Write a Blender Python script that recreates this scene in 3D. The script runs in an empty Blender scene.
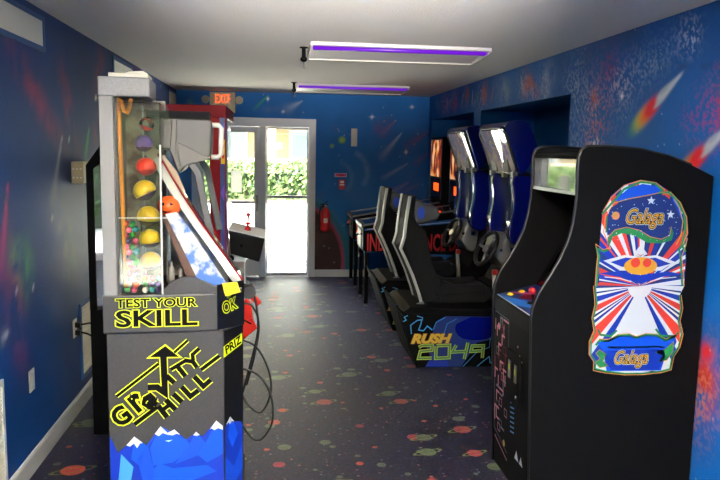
import bpy, bmesh, math, random
import numpy as np
from mathutils import Vector, Matrix
random.seed(7)
rng = np.random.default_rng(11)
C = bpy.context.scene.collection
PI = math.pi
H, L, R, D, Y0 = 2.44, -1.2655, 2.054, 9.49, -2.6

# ------------------------------------------------------------------ materials
def lin(c):
    c = [x / 255.0 for x in c]
    return tuple((x / 12.92 if x <= .04045 else ((x + .055) / 1.055) ** 2.4) for x in c) + (1,)

def mat(name, col, rough=.5, metal=0, emit=None, es=0, spec=.5, bump=None, coat=0, var=None, alpha=None):
    m = bpy.data.materials.new(name); m.use_nodes = True
    nt = m.node_tree; b = nt.nodes['Principled BSDF']
    b.inputs['Base Color'].default_value = lin(col)
    b.inputs['Roughness'].default_value = rough; b.inputs['Metallic'].default_value = metal
    b.inputs['Specular IOR Level'].default_value = spec
    b.inputs['Coat Weight'].default_value = coat; b.inputs['Coat Roughness'].default_value = .05
    if emit: b.inputs['Emission Color'].default_value = lin(emit); b.inputs['Emission Strength'].default_value = es
    if alpha is not None: b.inputs['Alpha'].default_value = alpha
    tc = nt.nodes.new('ShaderNodeTexCoord')
    if var:                                     # speckle between two paints: (scale, other colour, low, high)
        n = nt.nodes.new('ShaderNodeTexNoise'); n.inputs['Scale'].default_value = var[0]; n.inputs['Detail'].default_value = 4
        nt.links.new(tc.outputs['Object'], n.inputs['Vector'])
        r = nt.nodes.new('ShaderNodeValToRGB'); r.color_ramp.elements[0].position = var[2]; r.color_ramp.elements[1].position = var[3]
        r.color_ramp.elements[0].color = lin(col); r.color_ramp.elements[1].color = lin(var[1])
        nt.links.new(n.outputs['Fac'], r.inputs['Fac']); nt.links.new(r.outputs['Color'], b.inputs['Base Color'])
    if bump:
        n = nt.nodes.new('ShaderNodeTexNoise'); n.inputs['Scale'].default_value = bump[0]; n.inputs['Detail'].default_value = 3
        nt.links.new(tc.outputs['Object'], n.inputs['Vector'])
        bp = nt.nodes.new('ShaderNodeBump'); bp.inputs['Strength'].default_value = bump[1]; bp.inputs['Distance'].default_value = bump[2]
        nt.links.new(n.outputs['Fac'], bp.inputs['Height']); nt.links.new(bp.outputs['Normal'], b.inputs['Normal'])
    return m

def glass(name, tint=(255, 255, 255), ior=1.45, rough=0.0, haze=None):
    m = bpy.data.materials.new(name); m.use_nodes = True
    nt = m.node_tree; nt.nodes.clear()
    o = nt.nodes.new('ShaderNodeOutputMaterial'); t = nt.nodes.new('ShaderNodeBsdfTransparent'); g = nt.nodes.new('ShaderNodeBsdfGlossy')
    f = nt.nodes.new('ShaderNodeFresnel'); mx = nt.nodes.new('ShaderNodeMixShader')
    t.inputs['Color'].default_value = lin(tint); g.inputs['Roughness'].default_value = rough; f.inputs['IOR'].default_value = ior
    nt.links.new(f.outputs[0], mx.inputs[0]); nt.links.new(t.outputs[0], mx.inputs[1]); nt.links.new(g.outputs[0], mx.inputs[2])
    last = mx
    if haze:
        d = nt.nodes.new('ShaderNodeBsdfDiffuse'); d.inputs['Color'].default_value = lin((225, 225, 220))
        m2 = nt.nodes.new('ShaderNodeMixShader'); m2.inputs[0].default_value = haze
        nt.links.new(mx.outputs[0], m2.inputs[1]); nt.links.new(d.outputs[0], m2.inputs[2]); last = m2
    nt.links.new(last.outputs[0], o.inputs['Surface'])
    return m

M = {}
def mm(k, *a, **kw): M[k] = mat(k, *a, **kw)
mm('black', (9, 9, 10), .6, spec=.08, bump=(900, .12, .001)); mm('black_gloss', (6, 6, 7), .15, spec=.4); mm('black_matte', (9, 9, 10), .8, spec=.2)
mm('rubber', (16, 16, 17), .5); mm('charcoal', (46, 46, 47), .45, bump=(1500, .25, .001), var=(220, (56, 55, 54), .4, .7))
mm('charcoal_dark', (14, 14, 15), .35); mm('grey_speckle', (106, 106, 104), .5, var=(420, (136, 135, 132), .35, .65))
mm('grey', (120, 121, 122), .4); mm('dark_grey', (62, 63, 64), .4); mm('light_grey', (205, 203, 190), .4); mm('grey_plastic', (62, 61, 56), .45); mm('hood_facet', (76, 74, 68), .45); mm('hood_light', (122, 119, 110), .38); mm('dash_silver', (150, 150, 146), .28, .4); mm('vinyl', (62, 62, 64), .35); mm('rail_bright', (226, 226, 214), .16, .35, coat=.6)
mm('white', (232, 232, 228), .45); mm('white_metal', (240, 241, 243), .4); mm('chrome', (225, 225, 222), .12, 1); mm('steel', (150, 150, 150), .3, 1)
mm('amber', (226, 142, 26), .35, spec=.6); mm('yellow', (236, 196, 4), .3); mm('neon', (226, 238, 20), .5); mm('orange', (238, 92, 30), .35)
mm('red', (206, 22, 26), .3, coat=.4); mm('crimson', (114, 2, 14), .5, spec=.12); mm('red_bright', (225, 40, 24), .35); mm('green', (30, 140, 50), .35)
mm('purple', (92, 60, 150), .3); mm('purple_smoke', (84, 56, 84), .25); mm('pink', (238, 90, 140), .25); mm('teal', (40, 140, 150), .25)
mm('blue_gloss', (10, 20, 116), .14, coat=.7); mm('blue', (20, 70, 190), .35); mm('blue_mid', (16, 76, 200), .35); mm('blue_deep', (14, 44, 150), .35)
mm('blue_light', (70, 150, 225), .35); mm('blue_pin', (36, 110, 190), .4); mm('navy', (18, 40, 105), .4); mm('sky_blue', (60, 160, 225), .4)
mm('art_white', (236, 236, 232), .35); mm('art_red', (226, 60, 40), .35); mm('art_green', (36, 128, 66), .35); mm('art_orange', (236, 140, 74), .35)
mm('art_gold', (222, 160, 40), .35); mm('art_brown', (120, 62, 30), .35); mm('art_black', (8, 8, 9), .6, spec=.08); mm('gold_letter', (222, 184, 60), .35)
mm('olive', (132, 148, 46), .4); mm('lime', (190, 205, 80), .4); mm('pin_red', (236, 40, 50), .4); mm('maze_pink', (236, 150, 164), .4)
mm('maze_grey', (120, 122, 130), .4); mm('magenta', (190, 60, 120), .3); mm('beige', (196, 180, 140), .45, bump=(60, .2, .002)); mm('ivory', (214, 208, 190), .45)
mm('wall_blue', (20, 76, 134), .5, bump=(70, .3, .004)); mm('trim_white', (214, 214, 208), .5, bump=(40, .2, .002))
mm('fabric_black', (12, 12, 13), .75, spec=.25, bump=(300, .3, .001)); mm('brown_wood', (70, 44, 30), .5); mm('tan', (150, 134, 110), .5)
mm('lens_white', (176, 164, 138), .3, emit=(255, 250, 240), es=.0); mm('tube_purple', (44, 6, 84), .4, emit=(92, 16, 170), es=.3)
mm('exit_orange', (255, 92, 20), .4, emit=(255, 80, 14), es=.5); mm('lit_orange', (240, 70, 20), .4, emit=(240, 64, 14), es=.7)
mm('tube_white', (255, 255, 250), .3, emit=(255, 246, 232), es=9)
M['ceiling'] = mat('ceiling', (236, 230, 221), .9, bump=(120, .6, .006), var=(160, (222, 216, 207), .3, .8))
M['glass'] = glass('glass', (250, 252, 251)); M['acrylic'] = glass('acrylic', (248, 248, 240), 1.49, .04, haze=.018)
M['glass_dark'] = mat('glass_dark', (8, 12, 12), .02, spec=1.0, coat=1.0)
M['glass_dark'].node_tree.nodes['Principled BSDF'].inputs['IOR'].default_value = 2.1
M['monitor'] = mat('monitor', (10, 11, 14), .04, spec=1.0, coat=1.0)
M['marquee'] = mat('marquee', (60, 62, 74), .05, spec=1.0, coat=1.0, var=(9, (26, 30, 60), .4, .6))
M['backglass'] = mat('backglass', (40, 26, 22), .12, coat=.6, emit=(240, 140, 50), es=0)

# --- tiny node expression helper
class NB:
    def __init__(s, nt): s.nt = nt
    def put(s, n, i, v):
        if isinstance(v, bpy.types.NodeSocket): s.nt.links.new(v, n.inputs[i])
        elif v is not None: n.inputs[i].default_value = v
    def m(s, op, a, b=None, c=None):
        n = s.nt.nodes.new('ShaderNodeMath'); n.operation = op
        for i, v in enumerate((a, b, c)): s.put(n, i, v)
        return n.outputs[0]
    def v(s, op, a, b=None, out=0):
        n = s.nt.nodes.new('ShaderNodeVectorMath'); n.operation = op
        s.put(n, 0, a)
        if b is not None: s.put(n, 1, b)
        return n.outputs[out]
    def mix(s, f, a, b):
        n = s.nt.nodes.new('ShaderNodeMix'); n.data_type = 'RGBA'
        s.put(n, 0, f); s.put(n, 6, a); s.put(n, 7, b); return n.outputs[2]
    def xyz(s, a):
        n = s.nt.nodes.new('ShaderNodeSeparateXYZ'); s.put(n, 0, a); return n.outputs
    def vor(s, vec, scale, rnd=1.0):
        n = s.nt.nodes.new('ShaderNodeTexVoronoi'); n.voronoi_dimensions = '2D'; n.feature = 'F1'
        s.put(n, 'Vector', vec); n.inputs['Scale'].default_value = scale; n.inputs['Randomness'].default_value = rnd; return n.outputs
    def noise(s, vec, scale, detail=4, out='Fac'):
        n = s.nt.nodes.new('ShaderNodeTexNoise'); s.put(n, 'Vector', vec); n.inputs['Scale'].default_value = scale; n.inputs['Detail'].default_value = detail
        return n.outputs[out]

def carpet():
    m = bpy.data.materials.new('carpet'); m.use_nodes = True; nt = m.node_tree; b = nt.nodes['Principled BSDF']; k = NB(nt)
    p = nt.nodes.new('ShaderNodeTexCoord').outputs['Object']
    f1 = k.noise(p, 38, 5); f2 = k.noise(k.v('ADD', p, (7, 3, 0)), 55, 5); f3 = k.noise(k.v('ADD', p, (17, 9, 0)), 26, 5)
    step = lambda x, t, w=.03: k.m('MULTIPLY', k.m('MINIMUM', k.m('MAXIMUM', k.m('SUBTRACT', x, t), 0.), w), 1 / w)
    col = k.mix(step(f1, .5, .1), lin((13, 14, 36)), lin((21, 19, 38)))
    col = k.mix(step(f2, .56, .06), col, lin((46, 24, 30)))
    col = k.mix(step(f3, .58, .05), col, lin((18, 34, 50)))
    col = k.mix(step(k.noise(k.v('ADD', p, (3, 31, 0)), 48, 5), .62, .04), col, lin((58, 50, 42)))
    def discs(col, sc, off, rad, thr, c1, c2, c3, rings):
        q = k.v('ADD', p, off); V = k.vor(q, sc, .75)
        loc = k.v('SUBTRACT', k.v('MULTIPLY', q, (sc, sc, 0)), k.v('MULTIPLY', V['Position'], (sc, sc, 0))) if False else k.v('SUBTRACT', q, V['Position'])
        rn = k.xyz(V['Color']); on = k.m('GREATER_THAN', rn[0], thr)
        r = k.m('MULTIPLY', k.m('ADD', k.m('MULTIPLY', rn[1], .6), .45), rad)
        X = k.xyz(loc)
        d = k.m('SQRT', k.m('ADD', k.m('MULTIPLY', X[0], X[0]), k.m('MULTIPLY', X[1], X[1])))
        inside = k.m('MULTIPLY', k.m('LESS_THAN', d, r), on)
        base = k.mix(k.m('GREATER_THAN', rn[2], .45), c1, k.mix(k.m('GREATER_THAN', rn[2], .75), c2, c3))
        base = k.mix(k.m('MULTIPLY', step(f2, .5, .05), .35), base, lin((60, 50, 54)))
        col = k.mix(inside, col, base)
        if rings:
            a = k.m('ADD', k.m('MULTIPLY', X[0], .94), k.m('MULTIPLY', X[1], .34)); bb = k.m('SUBTRACT', k.m('MULTIPLY', X[1], .94), k.m('MULTIPLY', X[0], .34))
            e = k.m('SQRT', k.m('ADD', k.m('MULTIPLY', a, a), k.m('MULTIPLY', k.m('MULTIPLY', bb, bb), 14.)))
            rr = k.m('DIVIDE', e, r)
            rg = k.m('MULTIPLY', k.m('MULTIPLY', k.m('GREATER_THAN', rr, 1.55), k.m('LESS_THAN', rr, 1.95)), k.m('MULTIPLY', on, k.m('GREATER_THAN', rn[1], .45)))
            col = k.mix(k.m('MULTIPLY', rg, .8), col, lin((120, 130, 60)))
        return col
    O, G, P = lin((186, 70, 42)), lin((92, 104, 74)), lin((160, 50, 54))
    col = discs(col, 26, (.3, .7, 0), .008, .84, lin((110, 92, 110)), lin((150, 70, 60)), lin((84, 110, 130)), False)
    col = discs(col, 8, (5.3, 2.7, 0), .024, .78, G, G, O, False)
    col = discs(col, 3.6, (1.37, .62, 0), .056, .5, G, O, P, True)
    col = discs(col, 2.6, (8.9, 4.2, 0), .064, .5, G, O, G, True)
    nt.links.new(col, b.inputs['Base Color'])
    b.inputs['Roughness'].default_value = .5; b.inputs['Specular IOR Level'].default_value = .3
    b.inputs['Sheen Weight'].default_value = .5; b.inputs['Sheen Roughness'].default_value = .15; b.inputs['Sheen Tint'].default_value = (.45, .5, 1, 1)
    bp = nt.nodes.new('ShaderNodeBump'); bp.inputs['Strength'].default_value = .5; bp.inputs['Distance'].default_value = .004
    nt.links.new(k.noise(p, 420, 2), bp.inputs['Height']); nt.links.new(bp.outputs['Normal'], b.inputs['Normal'])
    return m
def paper():
    m = bpy.data.materials.new('paper'); m.use_nodes = True; nt = m.node_tree; nt.nodes.clear(); o = nt.nodes.new('ShaderNodeOutputMaterial'); d = nt.nodes.new('ShaderNodeBsdfDiffuse'); t = nt.nodes.new('ShaderNodeBsdfTranslucent'); x = nt.nodes.new('ShaderNodeMixShader')
    for n in (d, t): n.inputs[0].default_value = lin((236, 236, 232))
    x.inputs[0].default_value = .5; nt.links.new(d.outputs[0], x.inputs[1]); nt.links.new(t.outputs[0], x.inputs[2]); nt.links.new(x.outputs[0], o.inputs[0]); return m
M['paper'] = paper()
M['carpet'] = carpet()

def painted():
    m = bpy.data.materials.new('mural_paint'); m.use_nodes = True; nt = m.node_tree; b = nt.nodes['Principled BSDF']; k = NB(nt)
    a = nt.nodes.new('ShaderNodeVertexColor'); a.layer_name = 'mural'
    p = nt.nodes.new('ShaderNodeTexCoord').outputs['Object']
    nt.links.new(a.outputs['Color'], b.inputs['Base Color'])
    b.inputs['Roughness'].default_value = .55; b.inputs['Specular IOR Level'].default_value = .22
    bp = nt.nodes.new('ShaderNodeBump'); bp.inputs['Strength'].default_value = .35; bp.inputs['Distance'].default_value = .004
    nt.links.new(k.noise(p, 75, 4), bp.inputs['Height']); nt.links.new(bp.outputs['Normal'], b.inputs['Normal'])
    return m
M['mural'] = painted()

# ------------------------------------------------------------------ geometry helpers
class MB:
    def __init__(s): s.v = []; s.f = []; s.mi = []; s.smooth = []
    def add(s, vs, fs, mi=0, sm=False, T=None):
        n = len(s.v)
        for v in vs:
            v = Vector(v)
            s.v.append(T @ v if T else v)
        for f in fs: s.f.append([n + i for i in f]); s.mi.append(mi); s.smooth.append(sm)
        return s
    def box(s, a, b, mi=0, T=None):
        x0, x1 = sorted((a[0], b[0])); y0, y1 = sorted((a[1], b[1])); z0, z1 = sorted((a[2], b[2]))
        vs = [(x0, y0, z0), (x1, y0, z0), (x1, y1, z0), (x0, y1, z0), (x0, y0, z1), (x1, y0, z1), (x1, y1, z1), (x0, y1, z1)]
        return s.add(vs, [(0, 3, 2, 1), (4, 5, 6, 7), (0, 1, 5, 4), (1, 2, 6, 5), (2, 3, 7, 6), (3, 0, 4, 7)], mi, False, T)
    def prism(s, pts, d0, d1, ax='y', mi=0, T=None, sm=False):    # pts in the two other axes
        n = len(pts)
        def P(p, d): return {'y': (p[0], d, p[1]), 'x': (d, p[0], p[1]), 'z': (p[0], p[1], d)}[ax]
        vs = [P(p, d0) for p in pts] + [P(p, d1) for p in pts]
        fs = [list(range(n)), list(range(2 * n - 1, n - 1, -1))] + [(i, i + n, (i + 1) % n + n, (i + 1) % n) for i in range(n)]
        k = len(s.f); s.add(vs, fs, mi, False, T)
        if sm:
            for i in range(k + 2, len(s.f)): s.smooth[i] = True
        return s
    def cyl(s, a, b, r, r2=None, n=20, mi=0, T=None, cap=True):
        a, b = Vector(a), Vector(b); r2 = r if r2 is None else r2
        z = (b - a).normalized(); x = z.orthogonal().normalized(); y = z.cross(x)
        vs = [a + (x * math.cos(2 * PI * i / n) + y * math.sin(2 * PI * i / n)) * r for i in range(n)] + [b + (x * math.cos(2 * PI * i / n) + y * math.sin(2 * PI * i / n)) * r2 for i in range(n)]
        s.add(vs, [(i, (i + 1) % n, (i + 1) % n + n, i + n) for i in range(n)], mi, True, T)
        if cap: s.add(vs, [list(range(n - 1, -1, -1)), list(range(n, 2 * n))], mi, False, T)
        return s
    def tube(s, pts, r, n=10, mi=0, closed=False, T=None):
        pts = [Vector(p) for p in pts]; k = len(pts); vs = []; up = None
        for i, p in enumerate(pts):
            t = (pts[(i + 1) % k] - pts[i - 1]) if closed else (pts[min(i + 1, k - 1)] - pts[max(i - 1, 0)])
            t.normalize()
            up = t.orthogonal().normalized() if up is None else (up - t * up.dot(t)).normalized()
            w = t.cross(up)
            rr = r[i] if isinstance(r, (list, tuple)) else r
            vs += [p + (up * math.cos(2 * PI * j / n) + w * math.sin(2 * PI * j / n)) * rr for j in range(n)]
        fs = []
        for i in range(k if closed else k - 1):
            a, b = i * n, ((i + 1) % k) * n
            fs += [(a + j, a + (j + 1) % n, b + (j + 1) % n, b + j) for j in range(n)]
        s.add(vs, fs, mi, True, T)
        if not closed: s.add(vs[:n] + vs[-n:], [list(range(n - 1, -1, -1)), list(range(n, 2 * n))], mi, False, T)
        return s
    def lathe(s, prof, c=(0, 0, 0), n=24, mi=0, T=None, sc=(1, 1)):   # prof (r, z)
        vs = []; k = len(prof)
        for r, z in prof: vs += [(c[0] + r * math.cos(2 * PI * j / n) * sc[0], c[1] + r * math.sin(2 * PI * j / n) * sc[1], c[2] + z) for j in range(n)]
        fs = [(i * n + j, i * n + (j + 1) % n, (i + 1) * n + (j + 1) % n, (i + 1) * n + j) for i in range(k - 1) for j in range(n)]
        s.add(vs, fs, mi, True, T)
        s.add(vs[:n], [list(range(n - 1, -1, -1))], mi, False, T) if prof[0][0] > 1e-4 else None
        s.add(vs[-n:], [list(range(n))], mi, False, T) if prof[-1][0] > 1e-4 else None
        return s
    def ball(s, c, r, n=16, mi=0, sc=(1, 1, 1), a0=-90, a1=90, T=None):
        k = max(4, n // 2); prof = []
        for i in range(k + 1):
            a = math.radians(a0 + (a1 - a0) * i / k); prof.append((max(r * math.cos(a), 1e-5), r * math.sin(a) * sc[2]))
        return s.lathe(prof, c, n, mi, T, (sc[0], sc[1]))

MW = {}
def link(o): C.objects.link(o); return o
def tag(o, label=None, cat=None, group=None, kind=None):
    if label: o['label'] = label
    if cat: o['category'] = cat
    if group: o['group'] = group
    if kind: o['kind'] = kind
    return o
def thing(name, label, cat, loc=(0, 0, 0), rz=0, group=None):
    o = link(bpy.data.objects.new(name, None)); o.location = loc; o.rotation_euler = (0, 0, rz); o.empty_display_size = .1
    MW[o.name] = Matrix.Translation(Vector(loc)) @ Matrix.Rotation(rz, 4, 'Z')
    return tag(o, label, cat, group)
def build(name, mb, mats, parent=None, local=False, bevel=0, seg=2, label=None, frame=None):
    mats = [mats] if not isinstance(mats, (list, tuple)) else mats
    me = bpy.data.meshes.new(name)
    vs = [Vector(v) for v in mb.v]; loc = Vector((0, 0, 0)); rot = 0
    if frame is not None:                                # local coordinates of a rotated frame, made into a top-level thing
        vs = [frame @ v for v in vs]
    if parent is not None:
        if not local: inv = MW[parent.name].inverted(); vs = [inv @ v for v in vs]
    else:
        xs = [v.x for v in vs]; ys = [v.y for v in vs]; loc = Vector(((min(xs) + max(xs)) / 2, (min(ys) + max(ys)) / 2, min(v.z for v in vs)))
        vs = [v - loc for v in vs]
    me.from_pydata([tuple(v) for v in vs], [], mb.f)
    me.update()
    for m in mats: me.materials.append(M[m] if isinstance(m, str) else m)
    me.polygons.foreach_set('material_index', mb.mi); me.polygons.foreach_set('use_smooth', mb.smooth)
    bm = bmesh.new(); bm.from_mesh(me); bmesh.ops.remove_doubles(bm, verts=bm.verts, dist=1e-6)
    if len(bm.faces) < 60000: bmesh.ops.recalc_face_normals(bm, faces=bm.faces)
    bm.to_mesh(me); bm.free()
    o = link(bpy.data.objects.new(name, me)); o.location = loc
    if parent is not None:
        o.parent = parent; MW[o.name] = MW[parent.name].copy()
    else: MW[o.name] = Matrix.Translation(loc)
    if bevel:
        b = o.modifiers.new('bevel', 'BEVEL'); b.width = bevel; b.segments = seg; b.limit_method = 'ANGLE'; b.angle_limit = math.radians(40)
    if label: o['label'] = label
    return o
def copy_tree(o, parent=None):
    c = link(o.copy())
    if parent is not None: c.parent = parent
    for ch in list(o.children): copy_tree(ch, c)
    return c

# flat art: a plane given by fn(u, v, h) -> 3D
class Art:
    def __init__(s, fn, step=.0004): s.mb = MB(); s.fn = fn; s.h = .0006; s.step = step; s.mats = []
    def mi(s, m):
        if m not in s.mats: s.mats.append(m)
        return s.mats.index(m)
    def up(s): s.h += s.step; return s
    def poly(s, pts, m):
        s.mb.add([s.fn(p[0], p[1], s.h) for p in pts], [list(range(len(pts)))], s.mi(m)); return s
    def disc(s, c, r, m, n=20, ry=None):
        return s.poly([(c[0] + r * math.cos(2 * PI * i / n), c[1] + (ry or r) * math.sin(2 * PI * i / n)) for i in range(n)], m)
    def line(s, pts, w, m, closed=False):
        P = [Vector(p) for p in pts]; n = len(P); A = []; B = []
        for i in range(n):
            if closed: a, b, c = P[i - 1], P[i], P[(i + 1) % n]
            else: a, b, c = P[max(i - 1, 0)], P[i], P[min(i + 1, n - 1)]
            d1 = (b - a) if (b - a).length > 1e-9 else (c - b); d2 = (c - b) if (c - b).length > 1e-9 else (b - a)
            d1 = d1.normalized(); d2 = d2.normalized(); n1 = Vector((-d1.y, d1.x)); n2 = Vector((-d2.y, d2.x)); q = n1 + n2
            q = n1 if q.length < 1e-3 else q.normalized(); k = 1 / max(.45, q.dot(n1)); off = q * (w / 2 * k)
            if not closed and i == 0: e = -d1 * w * 0
            A.append(b + off); B.append(b - off)
        for i in range(n if closed else n - 1):
            j = (i + 1) % n; s.poly([A[i], A[j], B[j], B[i]], m)
        return s
    def star(s, c, r, m, k=5, inner=.42, a0=90):
        return s.poly([(c[0] + (r if i % 2 == 0 else r * inner) * math.cos(math.radians(a0 + i * 180 / k)), c[1] + (r if i % 2 == 0 else r * inner) * math.sin(math.radians(a0 + i * 180 / k))) for i in range(2 * k)], m)
    def text(s, body, x, y, w, h, m, ang=0, shear=0, off=0.0, flip=False):
        """letters fitted to a w x h box whose lower left corner is (x, y), turned by ang"""
        def get(o_):
            cu = bpy.data.curves.new('t', 'FONT'); cu.body = body; cu.size = 1; cu.shear = shear; cu.offset = o_; cu.resolution_u = 3
            ob = bpy.data.objects.new('t', cu); C.objects.link(ob)
            dg = bpy.context.evaluated_depsgraph_get(); me = bpy.data.meshes.new_from_object(ob.evaluated_get(dg))
            vs = [tuple(v.co) for v in me.vertices]; fs = [list(p.vertices) for p in me.polygons]
            bpy.data.objects.remove(ob); bpy.data.meshes.remove(me); bpy.data.curves.remove(cu); return vs, fs
        b, _ = get(0.012 if off == 0 else 0.012)
        x0, x1 = min(v[0] for v in b), max(v[0] for v in b); y0, y1 = min(v[1] for v in b), max(v[1] for v in b)
        vs, fs = get(.012 + off)
        ca, sa = math.cos(ang), math.sin(ang); out = []
        sy = -1 if flip else 1
        for v in vs:
            u = (v[0] - x0) / (x1 - x0) * w; t = (v[1] - y0) / (y1 - y0) * h * sy
            out.append(s.fn(x + u * ca - t * sa, y + u * sa + t * ca, s.h))
        s.mb.add(out, fs, s.mi(m)); return s
    def build(s, name, parent, local=False, label=None):
        o = build(name, s.mb, s.mats, parent, local, label=label); return o

# ------------------------------------------------------------------ murals
def nz(u, v, f, seed):
    """cheap value noise on arrays"""
    r = np.random.default_rng(seed); g = r.random((64, 64)); a = np.zeros_like(u); amp = 1; tot = 0
    for o in range(4):
        x = u * f + 13.7 * o; y = v * f + 7.1 * o; xi = np.floor(x).astype(int); yi = np.floor(y).astype(int); fx = x - xi; fy = y - yi
        fx = fx * fx * (3 - 2 * fx); fy = fy * fy * (3 - 2 * fy); G = lambda i, j: g[i % 64, j % 64]
        a += amp * ((G(xi, yi) * (1 - fx) + G(xi + 1, yi) * fx) * (1 - fy) + (G(xi, yi + 1) * (1 - fx) + G(xi + 1, yi + 1) * fx) * fy); tot += amp; amp *= .55; f *= 2.1
    return a / tot
def mural(base, items, seed, cloud=None):
    def fn(u, v):
        col = np.empty(u.shape + (3,)); n = nz(u, v, 2.2, seed)
        b0, b1 = np.array(lin(base)[:3]), np.array(lin([min(255, c * 1.18 + 4) for c in base])[:3])
        col[:] = b0 + (b1 - b0) * n[..., None]
        def over(c, a): col[:] = col * (1 - a[..., None]) + np.array(lin(c)[:3]) * a[..., None]
        fine = nz(u, v, 64, seed + 5); mid = nz(u, v, 9, seed + 9)
        if cloud:
            for c, f, t, k, lo, hi in cloud:
                over(c, np.clip((nz(u, v, f, seed + int(sum(c))) - t) * 5, 0, 1) * k * (v > lo) * (v < hi))
        for it in items:
            k = it[0]
            if k == 'blob':                      # u, v, ru, rv, angle, colour, strength
                _, cu, cv, ru, rv, an, c, st = it; ca, sa = math.cos(an), math.sin(an)
                x = ((u - cu) * ca + (v - cv) * sa) / ru; y = (-(u - cu) * sa + (v - cv) * ca) / rv
                a = np.exp(-(x * x + y * y) * 1.4) * st * np.clip((mid - .3) * 3.2, 0, 1.2); over(c, np.clip(a, 0, 1))
            elif k == 'splat':                   # dabbed sponge paint
                _, cu, cv, ru, rv, an, c, st = it; ca, sa = math.cos(an), math.sin(an)
                x = ((u - cu) * ca + (v - cv) * sa) / ru; y = (-(u - cu) * sa + (v - cv) * ca) / rv
                a = np.exp(-(x * x + y * y)) * st * np.clip((fine - .5) * 9, 0, 1); over(c, np.clip(a, 0, 1))
            elif k == 'comet':                   # head, tail end, width at the tail, colour, strength
                _, hu, hv, tu, tv, w, c, st = it; d = np.array([tu - hu, tv - hv]); ln = np.hypot(*d); d /= ln
                t = (u - hu) * d[0] + (v - hv) * d[1]; q = np.abs(-(u - hu) * d[1] + (v - hv) * d[0]); tt = t / ln
                wd = .006 + w * np.clip(tt, 0, 1)
                a = np.exp(-(q / wd) ** 2) * (t > -.006) * np.clip(1 - tt, 0, 1) ** .7 * st; over(c, np.clip(a, 0, 1))
            elif k == 'disc':
                _, cu, cv, r, c, st = it; d = np.hypot(u - cu, v - cv); over(c, np.clip((r - d) / .015, 0, 1) * st)
            elif k == 'disc2':
                _, cu, cv, ru, rv, an, c, st = it; ca, sa = math.cos(an), math.sin(an)
                x = ((u - cu) * ca + (v - cv) * sa) / ru; y = (-(u - cu) * sa + (v - cv) * ca) / rv
                over(c, np.clip(np.exp(-(x * x + y * y) ** 1.6) * st, 0, 1))
            elif k == 'ring':
                _, cu, cv, r, w, c, st = it; d = np.abs(np.hypot(u - cu, v - cv) - r); over(c, np.exp(-(d / w) ** 2) * st)
            elif k == 'arc':                     # brush stroke
                _, cu, cv, r, w, a0, a1, c, st = it; d = np.abs(np.hypot(u - cu, v - cv) - r); an = np.arctan2(v - cv, u - cu)
                over(c, np.exp(-(d / w) ** 2) * st * (an > a0) * (an < a1) * np.clip(mid * 1.6, 0, 1))
            elif k == 'star':
                _, cu, cv, r = it; x, y = np.abs(u - cu), np.abs(v - cv)
                r *= .62; a = np.exp(-(np.hypot(x, y) / (r * .5)) ** 2) + .5 * (np.exp(-(x / (r * .12)) ** 2 - (y / r) ** 2) + np.exp(-(y / (r * .12)) ** 2 - (x / r) ** 2)); over((235, 235, 240), np.clip(a, 0, 1))
        r = np.random.default_rng(seed + 3)      # pin-prick stars
        s = r.random(u.shape); over((200, 205, 220), (s > .9988) * .55)
        return col
    return fn
def painted_patch(mb, cols, org, du, dv, nu, nv, fn, u0, v0, ulen, vlen):
    """grid patch: org + s*du*ulen + t*dv*vlen; paint looked up at (u0 + s*ulen, v0 + t*vlen)"""
    nu, nv = max(1, int(nu)), max(1, int(nv)); s, t = np.meshgrid(np.linspace(0, 1, nu + 1), np.linspace(0, 1, nv + 1), indexing='ij')
    c = fn(u0 + s * ulen, v0 + t * vlen).reshape(-1, 3); org = np.array(org, float)
    P = org + (s * ulen)[..., None] * np.array(du, float) + (t * vlen)[..., None] * np.array(dv, float); P = P.reshape(-1, 3)
    n0 = sum(len(a) for a in mb['v']); i, j = np.meshgrid(np.arange(nu), np.arange(nv), indexing='ij'); a = (i * (nv + 1) + j).ravel() + n0
    mb['v'].append(P); mb['f'].append(np.stack([a, a + nv + 1, a + nv + 2, a + 1], 1)); cols.append(c)
def painted_wall(name, patches, fn, solid):
    mb = {'v': [], 'f': []}; cols = []
    for p in patches: painted_patch(mb, cols, *p[:5], fn, *p[5:])
    V = np.concatenate(mb['v']); F = np.concatenate(mb['f']); c = np.concatenate(cols)
    SV = []; SF = []
    for a, b in solid:                            # the thickness behind the painted faces
        t = MB().box(a, b); n0 = len(V) + len(SV); SV += [tuple(v) for v in t.v]; SF += [[n0 + i for i in f] for f in t.f]
    allv = list(map(tuple, V)) + SV; allf = F.tolist() + SF
    me = bpy.data.meshes.new(name); me.from_pydata(allv, [], allf); me.update()
    at = me.color_attributes.new('mural', 'FLOAT_COLOR', 'POINT')
    full = np.ones((len(allv), 4)); full[:len(c), :3] = c; full[len(c):, :3] = np.array(lin((16, 98, 164))[:3]); at.data.foreach_set('color', full.ravel().astype(np.float32))
    me.materials.append(M['mural']); o = link(bpy.data.objects.new(name, me)); o['kind'] = 'structure'; return o

T_ = .15
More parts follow.
